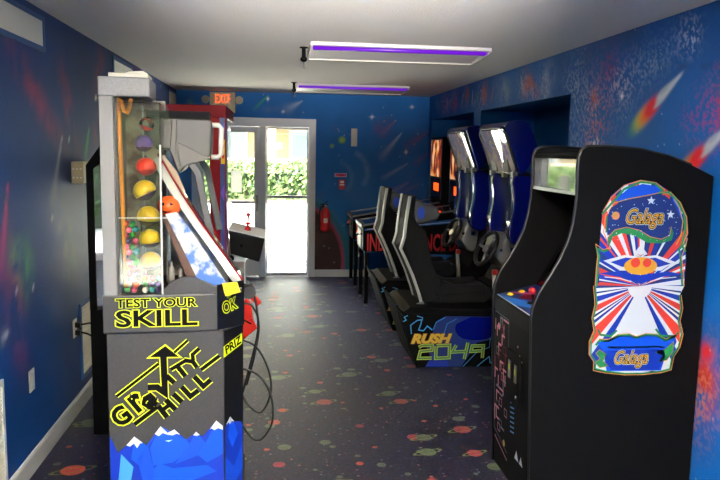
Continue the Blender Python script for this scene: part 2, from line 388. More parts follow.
# left wall, paint coordinates (y, z)
def rnd_streaks(n, y0, y1, z0, z1, seed, cols, ln=.4):
    r = random.Random(seed); out = []
    for _ in range(n):
        y, z, a = r.uniform(y0, y1), r.uniform(z0, z1), r.uniform(.7, 1.25); l = r.uniform(.4, 1) * ln
        out.append(('comet', y, z, y - l * math.cos(a), z - l * math.sin(a), r.uniform(.01, .04), r.choice(cols), r.uniform(.35, .7)))
    return out
Lm = [('blob', 4.05, 1.95, .5, .1, -.5, (150, 50, 90), .7), ('blob', 4.6, 1.95, .3, .1, -1, (150, 44, 80), .6), ('comet', 4.45, 1.75, 4.2, 1.35, .05, (190, 200, 220), .5),
      ('comet', 5.1, 1.85, 4.95, 1.6, .03, (60, 190, 90), .8), ('comet', 3.55, 1.5, 3.4, 1.05, .05, (220, 60, 120), .8), ('comet', 5.3, 1.5, 5.0, 1.2, .04, (180, 60, 110), .6),
      ('blob', 3.6, .95, .12, .3, .2, (170, 50, 90), .8), ('blob', 3.75, 1.05, .2, .12, 1.2, (60, 140, 80), .6), ('blob', 3.62, 1.16, .1, .12, .2, (70, 170, 90), .55),
      ('blob', 4.4, 1.15, .12, .25, .4, (120, 130, 150), .3), ('blob', 4.55, 1.05, .12, .16, 0, (60, 120, 70), .45), ('comet', 3.5, .83, 3.38, .8, .03, (230, 230, 235), .8),
      ('blob', 5.4, 2.1, .4, .15, 1.2, (150, 50, 80), .7), ('blob', 6.8, 2.1, .4, .2, 1.2, (170, 60, 70), .6), ('star', 5.3, 2.05, .05), ('star', 5.7, 2.15, .05), ('star', 4.9, 1.5, .04)]
Lm += rnd_streaks(14, 4.5, 9.3, .7, 2.3, 4, [(200, 210, 230), (180, 60, 90), (70, 170, 90), (210, 190, 90)])
lf = mural((4, 50, 104), Lm, 3)
painted_wall('wall_left', [((L, Y0, 0), (0, 1, 0), (0, 0, 1), (D - Y0) / .03, H / .03, Y0, 0, D - Y0, H)], lf, [((L - T_, Y0, 0), (L - .001, D + T_, H))])
# right wall with its two recesses
def shard(y, z, dy, dz, s=1.0):                   # painted rocket with a rainbow exhaust; (y, z) = its nose
    L_ = math.hypot(dy, dz); d = (dy / L_, dz / L_); a = math.atan2(d[1], d[0]); P = lambda t: (y - d[0] * t, z - d[1] * t); o = []
    for t, c, w, st in ((.50, (70, 150, 110), .05, .75), (.44, (190, 190, 70), .05, .8), (.38, (240, 130, 40), .048, 1), (.31, (235, 40, 50), .045, 1.3)):
        p = P(t * s); o.append(('disc2', p[0], p[1], .085 * s, w * s, a, c, st))
    for t, w in ((.05, .012), (.1, .018), (.15, .024), (.2, .03)):
        p = P(t * s); o.append(('disc2', p[0], p[1], .06 * s, w * s, a, (205, 212, 214), 1.1))
    p = P(.2 * s); o.append(('disc2', p[0] + .03, p[1] - .035, .05 * s, .012 * s, a, (190, 200, 205), 1)); o.append(('disc2', p[0] - .02, p[1] + .03, .05 * s, .012 * s, a, (170, 182, 190), 1))
    return o
Rm = [('splat', 4.42, 1.93, .16, .3, .2, (190, 90, 60), .8), ('blob', 4.47, 2.07, .07, .1, .3, (190, 90, 50), .7), ('splat', 4.5, 2.07, .16, .14, .3, (200, 205, 215), .35), ('splat', 4.25, 2.2, .2, .14, .2, (150, 70, 130), .7),
      ('blob', 4.25, 2.25, .12, .12, 0, (120, 50, 100), .45), ('splat', 4.15, 2.15, .12, .1, 0, (200, 190, 210), .6), ('splat', 4.0, 2.13, .1, .25, .5, (190, 200, 215), .3), ('splat', 3.75, 2.22, .25, .1, -.4, (180, 195, 215), .35),
      ('splat', 3.45, 2.32, .09, .09, .3, (190, 195, 220), .7), ('splat', 3.38, 2.3, .05, .07, 0, (220, 220, 235), .7), ('splat', 3.1, 1.95, .12, .16, 0, (210, 60, 120), 1), ('blob', 3.1, 1.93, .1, .12, 0, (180, 50, 110), .5),
      ('splat', 3.3, 1.9, .12, .12, 0, (180, 60, 130), .6), ('blob', 3.42, 2.16, .22, .02, .1, (40, 60, 80), .6), ('star', 4.09, 2.064, .05), ('splat', 4.75, 2.2, .12, .2, .1, (200, 210, 225), .35), ('splat', 4.9, 2.05, .1, .4, 0, (180, 195, 215), .3),
      ('splat', 4.7, 1.75, .2, .4, 0, (150, 175, 210), .35), ('blob', 4.5, 2.45, .5, .12, 0, (110, 110, 120), .2),
      ('blob', 3.08, .62, .1, .16, 0, (190, 50, 40), 1.2), ('splat', 3.1, .6, .14, .22, 0, (210, 120, 90), .9), ('blob', 3.08, .78, .06, .06, 0, (220, 40, 50), 1), ('blob', 3.9, 1.0, .4, .4, 0, (40, 100, 160), .4),
      ('splat', 4.42, 1.77, .07, .05, 0, (235, 235, 235), .9)]
Rm += shard(3.47, 2.13, -.58, .33) + shard(3.02, 1.87, -.55, .35, .95)
for y, z, c, ru, rv in ((5.75, 2.3, (205, 95, 40), .1, .12), (5.6, 2.25, (200, 100, 60), .16, .05), (7.6, 2.33, (190, 90, 50), .1, .1), (8.1, 2.3, (180, 60, 90), .12, .12), (6.95, 2.3, (190, 90, 40), .12, .14), (8.6, 2.3, (170, 60, 110), .14, .12), (8.95, 2.32, (90, 170, 90), .05, .05), (6.3, 2.28, (160, 170, 190), .16, .1), (5.3, 2.25, (180, 190, 205), .12, .14), (7.2, 2.25, (120, 190, 80), .05, .06), (8.35, 2.28, (230, 120, 60), .06, .1)):
    Rm += [('blob', y, z, ru, rv, .6, c, .9), ('splat', y + .08, z - .02, ru * 1.4, rv * 1.1, .6, (200, 205, 220), .4)]
Rm += [('comet', 5.9 + k * .37, 2.36, 5.8 + k * .37 + (k % 3) * .1, 2.18, .03, c, .6) for k, c in enumerate([(230, 230, 240), (80, 190, 110), (230, 120, 60), (200, 60, 140), (230, 230, 240), (235, 180, 60), (200, 60, 140), (230, 230, 240), (90, 190, 110)])]
rf = mural((6, 84, 152), Rm, 21, cloud=[((80, 120, 170), 1.7, .58, .16, 2.0, 3), ((90, 90, 130), 2.4, .62, .16, 2.1, 3)])
def rp(y0, z0, y1, z1, g=.009): return ((R, y0, z0), (0, 1, 0), (0, 0, 1), (y1 - y0) / g, (z1 - z0) / g, y0, z0, y1 - y0, z1 - z0)
RX, RZ = 2.62, 2.132                                                # back and top of the recesses
painted_wall('wall_right', [rp(Y0, 0, 2.8, H, .06), rp(2.8, 0, 4.841, H), rp(4.841, RZ, 9.31, H), rp(7.044, 0, 7.3, RZ), rp(9.31, 0, D, RZ)], rf,
             [((R + .001, Y0, 0), (RX + T_, 4.84, H)), ((R + .001, 4.842, RZ + .001), (RX, 9.309, H)), ((R + .001, 7.045, 0), (RX, 7.299, RZ)), ((RX, 4.84, 0), (RX + T_, D + T_, H)), ((R + .001, 9.311, 0), (RX, D + T_, H))])
# back wall beside and above the door
JX0, JX1, DZ = -1.085, .532, 2.11
Bm = [('disc', .05, .2, .86, (66, 42, 40), 1), ('blob', .45, .5, .3, .3, 0, (96, 66, 58), .7), ('blob', .7, .35, .16, .2, 0, (44, 30, 34), .6), ('ring', .05, .2, .87, .022, (190, 50, 50), .95), ('ring', .05, .2, .93, .035, (46, 110, 96), .8), ('ring', .05, .2, .99, .03, (60, 130, 150), .4),
      ('star', 1.278, 2.158, .06), ('star', 1.815, 2.303, .06), ('star', 1.75, 1.703, .06), ('star', -.1, 2.36, .05), ('star', .1, 2.2, .05),
      ('disc', .881, 1.846, .052, (150, 190, 90), .9), ('ring', .881, 1.846, .04, .01, (90, 150, 70), .8), ('disc', .748, 1.764, .034, (150, 190, 90), .8),
      ('comet', 1.68, 1.95, 1.38, 1.58, .05, (205, 215, 230), .55), ('comet', 1.60, 2.12, 1.38, 1.9, .04, (180, 110, 130), .5), ('comet', 1.78, 1.55, 1.4, 1.32, .03, (195, 205, 225), .5),
      ('comet', 1.8, 1.30, 1.45, 1.08, .05, (185, 150, 170), .45), ('comet', 2.05, 1.98, 1.72, 1.75, .06, (165, 80, 100), .55), ('comet', 2.06, 1.7, 1.85, 1.52, .05, (170, 90, 110), .4), ('comet', 1.95, 1.28, 1.6, 1.1, .05, (150, 120, 150), .4),
      ('blob', 1.4, 2.0, .2, .12, .8, (120, 70, 90), .5), ('blob', 1.05, 1.15, .25, .3, .4, (60, 110, 165), .5), ('arc', .95, 1.42, .28, .035, -.7, 1.2, (120, 160, 205), .6), ('arc', .8, 1.35, .22, .03, -.9, 1.3, (110, 150, 200), .5),
      ('comet', .345, 2.34, .1, 2.2, .07, (190, 205, 225), .7), ('comet', -.42, 2.36, -.62, 2.2, .04, (170, 190, 215), .6), ('comet', -.1, 2.4, -.3, 2.2, .02, (60, 190, 90), .9), ('blob', .0, 2.22, .2, .05, 0, (110, 130, 160), .5),
      ('star', -.75, 2.3, .06), ('blob', -1.1, 2.3, .05, .05, 0, (120, 190, 80), .8), ('blob', 1.6, .9, .4, .3, 0, (50, 100, 155), .4)]
bf = mural((16, 98, 166), Bm, 41, cloud=[((50, 112, 176), 1.6, .5, .4, 0, 3), ((90, 80, 110), 2.6, .66, .25, 1.0, 2.3)])
def bp_(x0, z0, x1, z1, g=.014): return ((x0, D, z0), (1, 0, 0), (0, 0, 1), (x1 - x0) / g, (z1 - z0) / g, x0, z0, x1 - x0, z1 - z0)
painted_wall('wall_back', [bp_(L, 0, JX0, H), bp_(JX0, DZ, JX1, H), bp_(JX1, 0, RX, H)], bf,
             [((L, D + .001, 0), (JX0, D + T_, H)), ((JX0 + .0001, D + .001, DZ), (JX1 - .0001, D + T_, H)), ((JX1, D + .001, 0), (RX, D + T_, H))])
# floor, ceiling, wall behind the camera with its shopfront windows
tag(build('floor', MB().box((L - T_, Y0 - T_, -.12), (RX + T_, D + T_, 0)), 'carpet'), kind='structure')
tag(build('ceiling', MB().box((L - T_, Y0 - T_, H), (RX + T_, D + T_, H + .15)), 'ceiling'), kind='structure')
wf = MB().box((L, Y0 - T_, 0), (-1.1, Y0, H)).box((1.9, Y0 - T_, 0), (RX, Y0, H)).box((-1.1, Y0 - T_, 2.2), (1.9, Y0, H))
tag(build('wall_front', wf, 'wall_blue'), kind='structure')
w = build('window_1', MB().box((-1.1, Y0 - .09, 0), (-1.04, Y0 - .03, 2.2)).box((1.84, Y0 - .09, 0), (1.9, Y0 - .03, 2.2)).box((-1.04, Y0 - .09, 2.13), (1.84, Y0 - .03, 2.2)).box((-1.04, Y0 - .09, 0), (1.84, Y0 - .03, .12)).box((.38, Y0 - .09, .12), (.44, Y0 - .03, 2.13)), 'white_metal'); w['kind'] = 'structure'
build('pane', MB().box((-1.04, Y0 - .065, .12), (.38, Y0 - .058, 2.13)).box((.44, Y0 - .065, .12), (1.84, Y0 - .058, 2.13)), 'glass', w)
tag(build('baseboard_left', MB().prism([(L, 0), (L + .014, 0), (L + .014, .095), (L + .006, .11), (L, .11)], 3.36, D, 'y'), 'trim_white'), kind='structure')
tag(build('baseboard_back', MB().prism([(D, 0), (D - .014, 0), (D - .014, .085), (D - .006, .098), (D, .098)], JX1 + .002, RX, 'x'), 'trim_white'), kind='structure')
tag(build('baseboard_right', MB().box((R - .012, 2.0, 0), (R, 4.84, .09)), 'wall_blue'), kind='structure')

# ------------------------------------------------------------------ door_1: white aluminium shopfront door in the back wall
d = tag(build('door_1', MB().box((JX0, D - .03, 0), (JX0 + .09, D + .12, DZ)).box((JX1 - .09, D - .03, 0), (JX1, D + .12, DZ)).box((JX0 + .09, D - .03, 2.0), (JX1 - .09, D + .12, DZ)).box((-.215, D - .02, 0), (-.123, D + .12, 2.0)), 'white_metal', bevel=.004), kind='structure')
def leaf(n, x0, x1, y, s, top, bot, bar):
    f = MB().box((x0, y, .01), (x0 + s, y + .045, 1.995)).box((x1 - s, y, .01), (x1, y + .045, 1.995)).box((x0 + s, y, 1.995 - top), (x1 - s, y + .045, 1.995)).box((x0 + s, y, .01), (x1 - s, y + .045, bot)).box((x0 + s, y + .005, bar), (x1 - s, y + .04, bar + .035))
    o = build(n, f, 'white_metal', d, bevel=.003)
    build('pane', MB().box((x0 + s, y + .018, bot), (x1 - s, y + .026, 1.995 - top)), 'glass', o); return o
lf_ = leaf('door_leaf', JX0 + .092, -.217, D + .03, .055, .075, .24, .98)
leaf('sidelight', -.121, JX1 - .092, D + .03, .018, .02, .05, 1.06)
hd = MB().tube([(-.245, D + .03, .90), (-.245, D - .03, .91), (-.245, D - .03, 1.06), (-.245, D + .03, 1.07)], .009).box((-.262, D + .02, .88), (-.228, D + .03, 1.1))
build('door_handle', hd, 'steel', d, label='grey metal pull handle')
build('door_closer', MB().box((-.5, D - .03, 1.945), (-.25, D + .03, 1.99)), 'white_metal', d)
tag(build('paper_notice', MB().box((-.585, D + .0585 - .032, 1.13), (-.44, D + .029, 1.42)), 'paper'), 'white paper notice taped to the glass of the back door', 'notice')

# ------------------------------------------------------------------ outside
tag(build('ground', MB().box((-30, D + T_, -.25), (40, 60, -.03)).box((-30, -40, -.25), (40, Y0 - T_, -.03)), mat('concrete', (190, 186, 176), .8, var=(3, (170, 166, 158), .3, .7))), kind='structure')
tag(build('planter_wall', MB().box((-8, 12.25, -.03), (10, 12.5, .78)).box((-8, 10.6, -.03), (10, 10.75, .06)), mat('kerb_white', (225, 222, 212), .7, bump=(30, .3, .01)), bevel=.02), 'white planter wall under the clipped hedge beyond the door', 'planter wall')
def foliage(name, x0, x1, y0, y1, z0, z1, n, sz, cols, seed):
    r = random.Random(seed); mb = MB()
    mb.box((x0 + .12, y0 + .15, z0), (x1 - .12, y1 - .15, z1 - .18), 2)
    for _ in range(n):
        f = r.random()
        if f < .62: p = Vector((r.uniform(x0, x1), y0 + r.uniform(-.03, .14), r.uniform(z0, z1)))
        elif f < .8: p = Vector((r.uniform(x0, x1), r.uniform(y0, y1), z1 + r.uniform(-.14, .05)))
        else: p = Vector((r.uniform(x0, x1), y1 - r.uniform(-.03, .14), r.uniform(z0, z1)))
        a = Vector((r.gauss(0, 1), r.gauss(0, 1), r.gauss(0, 1))).normalized(); b = a.orthogonal().normalized(); c = a.cross(b)
        s = sz * r.uniform(.6, 1.4)
        mb.add([p - b * s, p + c * s * .5, p + b * s, p - c * s * .5], [(0, 1, 2, 3)], r.choice((0, 0, 1)))
    return build(name, mb, cols)
mm('leaf', (66, 84, 42), .6, spec=.2); mm('leaf_light', (88, 104, 60), .6, spec=.2); mm('leaf_dark', (40, 50, 30), .8)
h_ = foliage('hedge', -4, 5, 12.35, 13.3, .83, 1.47, 9000, .05, ['leaf', 'leaf_light', 'leaf_dark'], 2)
tag(h_, 'clipped pale green hedge growing on the planter wall outside', 'hedge', kind='stuff')
mm('leaf_b', (60, 90, 50), .6)
h2 = foliage('shrubbery', -7, 7, -8.5, -7, 0, 2.6, 9000, .11, ['leaf_b', 'leaf', 'leaf_dark'], 5)
tag(h2, 'green shrubbery outside behind the front windows', 'shrub', kind='stuff')
bl = thing('building', 'cream building with windows and a balcony railing beyond the hedge', 'building', (0, 18, 0))
mm('stucco', (140, 124, 92), .8, bump=(20, .3, .01)); mm('stucco_dark', (104, 82, 50), .8); mm('window_shade', (112, 120, 118), .15)
wl = MB().box((-12, 18.6, 0), (12, 19, 6)); build('wall', wl, 'stucco', bl)
build('soffit', MB().box((-12, 17.1, 2.36), (12, 18.6, 2.7)), 'stucco_dark', bl)
for x in (-3.6, -.15, 1.55, 4.2): build('column', MB().box((x - .16, 17.2, 0), (x + .16, 17.55, 2.36)), 'stucco', bl)
for x in (-2.6, -1.2, .85, 2.8):
    f = build('window', MB().box((x - .48, 18.55, .95), (x + .48, 18.6, 2.2)), 'white_metal', bl)
    build('pane', MB().box((x - .42, 18.53, 1.0), (x + .42, 18.548, 2.14)), 'window_shade', f)
rl = MB().box((-8, 17.22, 1.42), (8, 17.27, 1.48)).box((-8, 17.22, .7), (8, 17.27, .75))
for i in range(130): rl.box((-8 + i * .123, 17.235, .7), (-8 + i * .123 + .03, 17.255, 1.44))
build('railing', rl, 'tan', bl)

# ------------------------------------------------------------------ ceiling fixtures
def fixture(y0, tube, label, first=None, dy=0):
    t = thing('ceiling_light', label, 'ceiling light', (.84, y0 + .24, 2.38), 0, 'fluorescent ceiling fixtures')
    prof = [(y0, 2.4385), (y0, 2.418), (y0 + .022, 2.414), (y0 + .03, 2.43), (y0 + .1, 2.43), (y0 + .46, 2.388), (y0 + .48, 2.382), (y0 + .485, 2.4385)]
    build('housing', MB().prism(prof, .245, 1.485, 'x'), 'fixture_white', t)
    build('far_rim', MB().box((.24, y0 + .478, 2.376), (1.49, y0 + .492, 2.40)), 'ivory', t)
    for x in (.235, 1.485): build('end_cap', MB().prism([(y0 - .002, 2.4385), (y0 - .002, 2.412), (y0 + .03, 2.395), (y0 + .48, 2.372), (y0 + .49, 2.4385)], x, x + .012, 'x'), 'fixture_white', t)
    build('tube', MB().cyl((.255, y0 + .055, 2.406), (1.475, y0 + .055, 2.406), .014), tube, t, label='violet black-light tube' if tube == 'tube_purple' else None)
    return t
mm('fixture_white', (205, 198, 196), .5)
fixture(4.93, 'tube_purple', 'nearer white ceiling fixture with a violet tube')
fixture(8.0, 'tube_purple', 'farther white ceiling fixture with a violet tube, close to the back wall')
def mount(x, y, label):
    t = thing('ceiling_mount', label, 'ceiling hook', (x, y, 2.44), 0)
    build('plate', MB().lathe([(.012, 0), (.014, .006), (.014, .06), (.03, .062), (.03, .0695)], (x, y, 2.37), 20), 'black', t)
    build('knob', MB().ball((x, y, 2.355), .026, 16, sc=(1, 1, .8)), 'black_gloss', t)
    build('stem', MB().cyl((x, y, 2.36), (x + .004, y, 2.285), .006).cyl((x + .004, y, 2.30), (x + .004, y, 2.293), .013), 'steel', t)
mount(.20, 5.22, 'small black ceiling knob at the left end of the nearer fixture'); mount(.20, 7.95, 'small black ceiling knob at the left end of the farther fixture')

# ------------------------------------------------------------------ things on the back wall
et = thing('exit_sign', 'lit orange EXIT sign with two lamp heads above the back door', 'exit sign', (-.69, D - .03, 2.16))
hb = MB().prism([(-.84, 2.425), (-.84, 2.26), (-.70, 2.21), (-.70, 2.165), (-.515, 2.165), (-.515, 2.425)], D - .075, D - .002, 'y')
build('housing', hb, 'beige', et, bevel=.006)
fc = build('sign_face', MB().box((-.775, D - .079, 2.275), (-.575, D - .075, 2.405)), mat('exit_face', (226, 200, 160), .5), et)
a = Art(lambda u, v, h: (u, D - .079 - h, v)); a.text('EXIT', -.77, 2.284, .185, .112, 'exit_orange', off=-.008); a.poly([(-.575, 2.34), (-.600, 2.362), (-.600, 2.318)], 'exit_orange'); a.build('lettering', fc)
for x in (-.89, -.465):
    k = build('lamp_head', MB().cyl((x, D - .04, 2.335), (x, D - .10, 2.325), .035, .05).cyl((x, D - .04, 2.335), (-.69, D - .04, 2.335), .012), 'beige', et)
    build('lens', MB().cyl((x, D - .10, 2.325), (x, D - .106, 2.324), .043), 'lens_white', k)
fe = thing('fire_extinguisher', 'red fire extinguisher hanging on the blue back wall right of the door', 'fire extinguisher', (.665, D - .09, .62))
build('cylinder', MB().lathe([(.05, 0), (.064, .012), (.066, .05), (.066, .24), (.05, .29), (.022, .31), (.022, .33)], (.665, D - .09, .63), 24), 'red', fe)
build('gauge_label', MB().prism([(.64, .75), (.69, .75), (.69, .81), (.64, .81)], D - .158, D - .15), 'light_grey', fe, label='white instruction label')
vh = build('valve', MB().cyl((.665, D - .09, .95), (.665, D - .09, .99), .018), 'steel', fe)
build('lever', MB().box((.60, D - .1, .985), (.70, D - .08, .997)).prism([(.60, .985), (.61, .985), (.70, 1.03), (.70, 1.04)], D - .1, D - .08).box((.61, D - .097, .955), (.68, D - .083, .965)), 'black', vh)
build('hose', MB().tube([(.65, D - .095, .975), (.60, D - .1, .96), (.585, D - .1, .88), (.59, D - .1, .78), (.6, D - .1, .7)], .009), 'rubber', fe)
build('bracket', MB().box((.655, D - .025, .66), (.675, D - .0005, .95)), 'steel', fe)
sw = thing('wall_thermostat', 'beige narrow control box on the back wall above the red stickers', 'thermostat', (1.04, D - .01, 1.76))
build('cover', MB().box((1.0, D - .045, 1.765), (1.08, D - .002, 2.0)), 'ivory', sw, bevel=.006); build('slot', MB().box((1.03, D - .048, 1.81), (1.05, D - .045, 1.95)), 'light_grey', sw)
st = thing('wall_sticker', 'small white and red strip sticker on the back wall', 'sticker', (.87, D - .004, 1.36))
build('backing', MB().box((.79, D - .005, 1.355), (.95, D - .001, 1.405)), 'art_white', st)
a = Art(lambda u, v, h: (u, D - .005 - h, v)); a.poly([(.795, 1.36), (.945, 1.36), (.945, 1.40), (.795, 1.40)], 'pink'); a.up(); a.line([(.83, 1.38), (.91, 1.38)], .012, 'red'); a.build('print', st)
fa = thing('fire_alarm_pull', 'red fire alarm pull station with a white handle under the strip sticker', 'fire alarm', (.885, D - .02, 1.19))
build('case', MB().box((.845, D - .05, 1.19), (.925, D - .0005, 1.32)), 'red', fa, bevel=.005); build('handle', MB().box((.855, D - .058, 1.245), (.915, D - .05, 1.262)), 'art_white', fa); build('plate', MB().box((.86, D - .054, 1.275), (.91, D - .05, 1.305)), 'art_white', fa)

# ------------------------------------------------------------------ things on the left wall
def vent(y0, y1, z0, z1, label, vertical=False, fr='wall_blue', n=14):
    t = thing('air_vent', label, 'air vent', (L, (y0 + y1) / 2, z0))
    b_ = .025
    build('frame', MB().box((L, y0 - b_, z0 - b_), (L + .012, y1 + b_, z0)).box((L, y0 - b_, z1), (L + .012, y1 + b_, z1 + b_)).box((L, y0 - b_, z0), (L + .012, y0, z1)).box((L, y1, z0), (L + .012, y1 + b_, z1)), fr, t)
    g = MB().box((L + .0005, y0, z0), (L + .003, y1, z1))
    for i in range(n):
        if vertical: y = y0 + (y1 - y0) * (i + .5) / n; g.prism([(L + .003, y - .4 * (y1 - y0) / n), (L + .010, y), (L + .003, y + .25 * (y1 - y0) / n)], z0, z1, 'z')
        else: z = z0 + (z1 - z0) * (i + .5) / n; g.prism([(L + .003, z - .3 * (z1 - z0) / n), (L + .011, z), (L + .003, z + .3 * (z1 - z0) / n)], y0, y1, 'y')
    build('grille', g, 'ivory', t)
vent(3.3, 4.14, 2.24, 2.375, 'nearest white grille high on the left wall, top left corner', True, n=36)
vent(5.86, 6.6, 2.24, 2.385, 'middle white grille high on the left wall above the tall machine', n=8)
vent(8.76, 9.4, 2.22, 2.38, 'small white grille high on the left wall nearest the back wall', n=8)
vent(4.72, 4.98, .2, .66, 'low white wall grille by the black cables at the left baseboard', n=18)
vent(2.7, 3.34, .12, .60, 'white louvred panel at the lower left edge of the picture', fr='trim_white', n=24)
ob = thing('electrical_box', 'beige electrical box with knockouts on the dark blue left wall', 'electrical box', (L + .03, 4.72, 1.47))
build('case', MB().box((L + .0005, 4.62, 1.475), (L + .075, 4.86, 1.61)), 'beige', ob, bevel=.004)
for i in range(3):
    for j in range(2): kk = MB().cyl((L + .014 + .022 * i, 4.6202, 1.51 + .055 * j), (L + .014 + .022 * i, 4.6175, 1.51 + .055 * j), .005, n=10); build('knockout', kk, 'art_white', ob)
def outlet(y, z, label, w=.075, h=.115):
    t = thing('wall_outlet', label, 'outlet', (L + .003, y, z)); build('plate', MB().box((L + .0005, y - w / 2, z), (L + .007, y + w / 2, z + h)), 'ivory', t, bevel=.002)
    build('socket', MB().box((L + .007, y - .016, z + .015), (L + .009, y + .016, z + .048)).box((L + .007, y - .016, z + .065), (L + .009, y + .016, z + .098)), 'light_grey', t); return t
outlet(3.76, .43, 'ivory outlet plate on the left wall above the baseboard')
outlet(4.58, .5, 'outlet plate on the left wall holding the black plugs')
pc = thing('power_cord', 'black power cord drooping from the wall outlet to the floor', 'power cord', (L + .03, 4.6, 0))
build('plug', MB().box((L + .009, 4.56, .565), (L + .04, 4.6, .595)).box((L + .009, 4.56, .515), (L + .04, 4.6, .545)), 'rubber', pc)
build('cord', MB().tube([(L + .04, 4.58, .58), (L + .09, 4.6, .585), (L + .13, 4.68, .53), (L + .15, 4.75, .35), (L + .12, 4.74, .12), (L + .1, 4.6, .012), (L + .13, 4.5, .01)], .006)
      .tube([(L + .04, 4.58, .53), (L + .08, 4.58, .52), (L + .12, 4.62, .48), (L + .16, 4.7, .3), (L + .15, 4.75, .05), (L + .10, 4.72, .01)], .006), 'rubber', pc)

# ------------------------------------------------------------------ tall grey prize machine (front left), turned 4 degrees
G0 = Vector((-.69, 2.9, 0)); GR = math.radians(4)
GM = Matrix.Translation(G0) @ Matrix.Rotation(GR, 4, 'Z')
g = thing('prize_machine', 'tall grey skill prize machine with yellow Gravity Hill lettering and blue mountains', 'arcade machine', G0, GR)
def gb(name, mb, m, parent=g, **k): return build(name, mb, m, parent, True, **k)
def clip_rect(x0, y0, x1, y1, c): return [(x0, y0), (x1 - c[0], y0), (x1, y0 + c[1]), (x1, y1), (x0, y1)]
GD = .66
gb('lower_cabinet', MB().prism(clip_rect(.012, .012, .555, GD, (.078, .10)), .02, .955, 'z', 0), 'charcoal')
gb('chamfer_panel', MB().prism([(.482, .0105), (.558, .108), (.562, .112), (.562, .3), (.558, .3), (.556, .113), (.478, .0125)], .02, .952, 'z'), 'charcoal_dark', label='black angled corner panel')
gb('skirt', MB().prism(clip_rect(0, 0, .565, GD + .01, (.112, .10)), .955, 1.112, 'z'), 'charcoal', bevel=.004)
gb('skirt_corner', MB().prism([(.4535, -.0012), (.5665, .0985), (.5665, .3), (.5645, .3), (.5645, .1), (.452, .0005)], .957, 1.15, 'z'), 'charcoal_dark', label='black corner band with OK lettering')
gb('foot', MB().box((.50, .25, 0), (.572, .62, .30)).box((.02, .03, 0), (.54, .6, .02)), 'brown_wood')
# top of the skirt: raised hump and dark tray
gb('tray', MB().prism([(.235, 1.112), (.235, 1.125), (.27, 1.16), (.31, 1.178), (.355, 1.178), (.40, 1.16), (.44, 1.14), (.49, 1.13), (.555, 1.128), (.555, 1.112)], .02, .05, 'y'), 'charcoal')
gb('tray_floor', MB().box((.235, .05, 1.112), (.55, GD - .05, 1.122)), 'black_matte')
# tall column
gb('column', MB().box((.006, .0, 1.112), (.058, .26, 1.905)).box((.058, .235, 1.112), (.24, .26, 1.905)), 'grey_speckle', bevel=.003)
gb('column_cap', MB().box((.004, -.004, 1.905), (.2, .26, 1.98)), 'grey_speckle', bevel=.006)
gb('cap_box', MB().box((.04, .03, 1.98), (.19, .2, 1.998)).prism([(.10, 1.998), (.19, 1.998), (.17, 2.01), (.12, 2.006)], .04, .19), 'ivory', bevel=.003)
gb('column_edge', MB().box((.058, .03, 1.112), (.075, .235, 1.905)), 'dark_grey')
gb('amber_tube', MB().tube([(.088, .03, 1.14), (.083, .03, 1.5), (.077, .03, 1.86), (.079, .03, 1.90), (.088, .03, 1.885), (.097, .03, 1.85), (.108, .03, 1.842), (.118, .03, 1.862), (.123, .03, 1.90)], .0088, 12), 'amber', label='orange plastic tube curled at the top')
ac = MB().box((.07, .008, 1.115), (.236, .011, 1.885)).box((.233, .011, 1.115), (.236, .22, 1.885)).box((.07, .011, 1.882), (.233, .22, 1.885))
gb('acrylic_case', ac, 'acrylic')
gb('case_top', MB().prism([(.06, 1.903), (.235, 1.903), (.27, 1.865), (.27, 1.80), (.255, 1.80), (.235, 1.845), (.07, 1.85)], .012, .016), 'acrylic')
gb('case_strip', MB().box((.231, .004, 1.112), (.238, .0105, 1.72)).box((.07, .004, 1.425), (.3, .007, 1.429)), 'light_grey')
gb('inner_post', MB().box((.155, .11, 1.12), (.16, .13, 1.88)).box((.225, .1, 1.12), (.232, .12, 1.88)), 'steel')
gb('divider', MB().box((.150, .04, 1.12), (.153, .2, 1.46)), 'acrylic')
gb('inner_back', MB().box((.075, .228, 1.12), (.23, .235, 1.9)), mat('inner_back', (86, 64, 48), .25, var=(14, (176, 168, 150), .35, .75)), label='brownish lining behind the capsules')
gb('bottle', MB().lathe([(.014, 0), (.014, .07), (.006, .085), (.006, .1)], (.262, .12, 1.13), 12).lathe([(.011, 0), (.011, .06), (.005, .07)], (.3, .14, 1.13), 12), 'hood_light', label='two small pale tubes')
# sloped glass over the mountain playfield, chrome rails
def rail(v): return [(.205, v, 1.665), (.235, v, 1.615), (.30, v, 1.50), (.37, v, 1.39), (.43, v, 1.305), (.485, v, 1.225), (.525, v, 1.165), (.55, v, 1.13)]
def slat(pts, w, t, v0, v1):   # band following pts in the u-z plane
    P = [Vector((p[0], p[2])) for p in pts]; A = []; B = []
    for i, p in enumerate(P):
        dd = (P[min(i + 1, len(P) - 1)] - P[max(i - 1, 0)]).normalized(); n = Vector((-dd.y, dd.x)); wi = w[i] if isinstance(w, list) else w
        A.append(p + n * wi / 2); B.append(p - n * wi / 2)
    return MB().prism([tuple(a) for a in A] + [tuple(b) for b in reversed(B)], v0, v1, 'y')
W_ = [.04, .04, .038, .036, .036, .038, .04, .034]
gb('chrome_rail', slat(rail(0), W_, 0, .10, .125), 'rail_bright', bevel=.004, label='shiny bright side rail')
gb('chrome_rail', slat([(p[0] - .012, 0, p[2] - .004) for p in rail(0)], W_, 0, .42, .445), 'rail_bright', bevel=.004, label='shiny bright side rail')
gb('rail_trim', slat([(p[0] + .012, 0, p[2] + .018) for p in rail(0)], .006, 0, .09, .13), 'crimson')
gb('slope_glass', slat([(p[0] + .004, 0, p[2] + .004) for p in rail(0)], .004, 0, .126, .419), 'glass')
gb('playfield_support', MB().prism([(.232, 1.43), (.25, 1.425), (.385, 1.135), (.345, 1.135)], .06, .075), 'brown_wood')
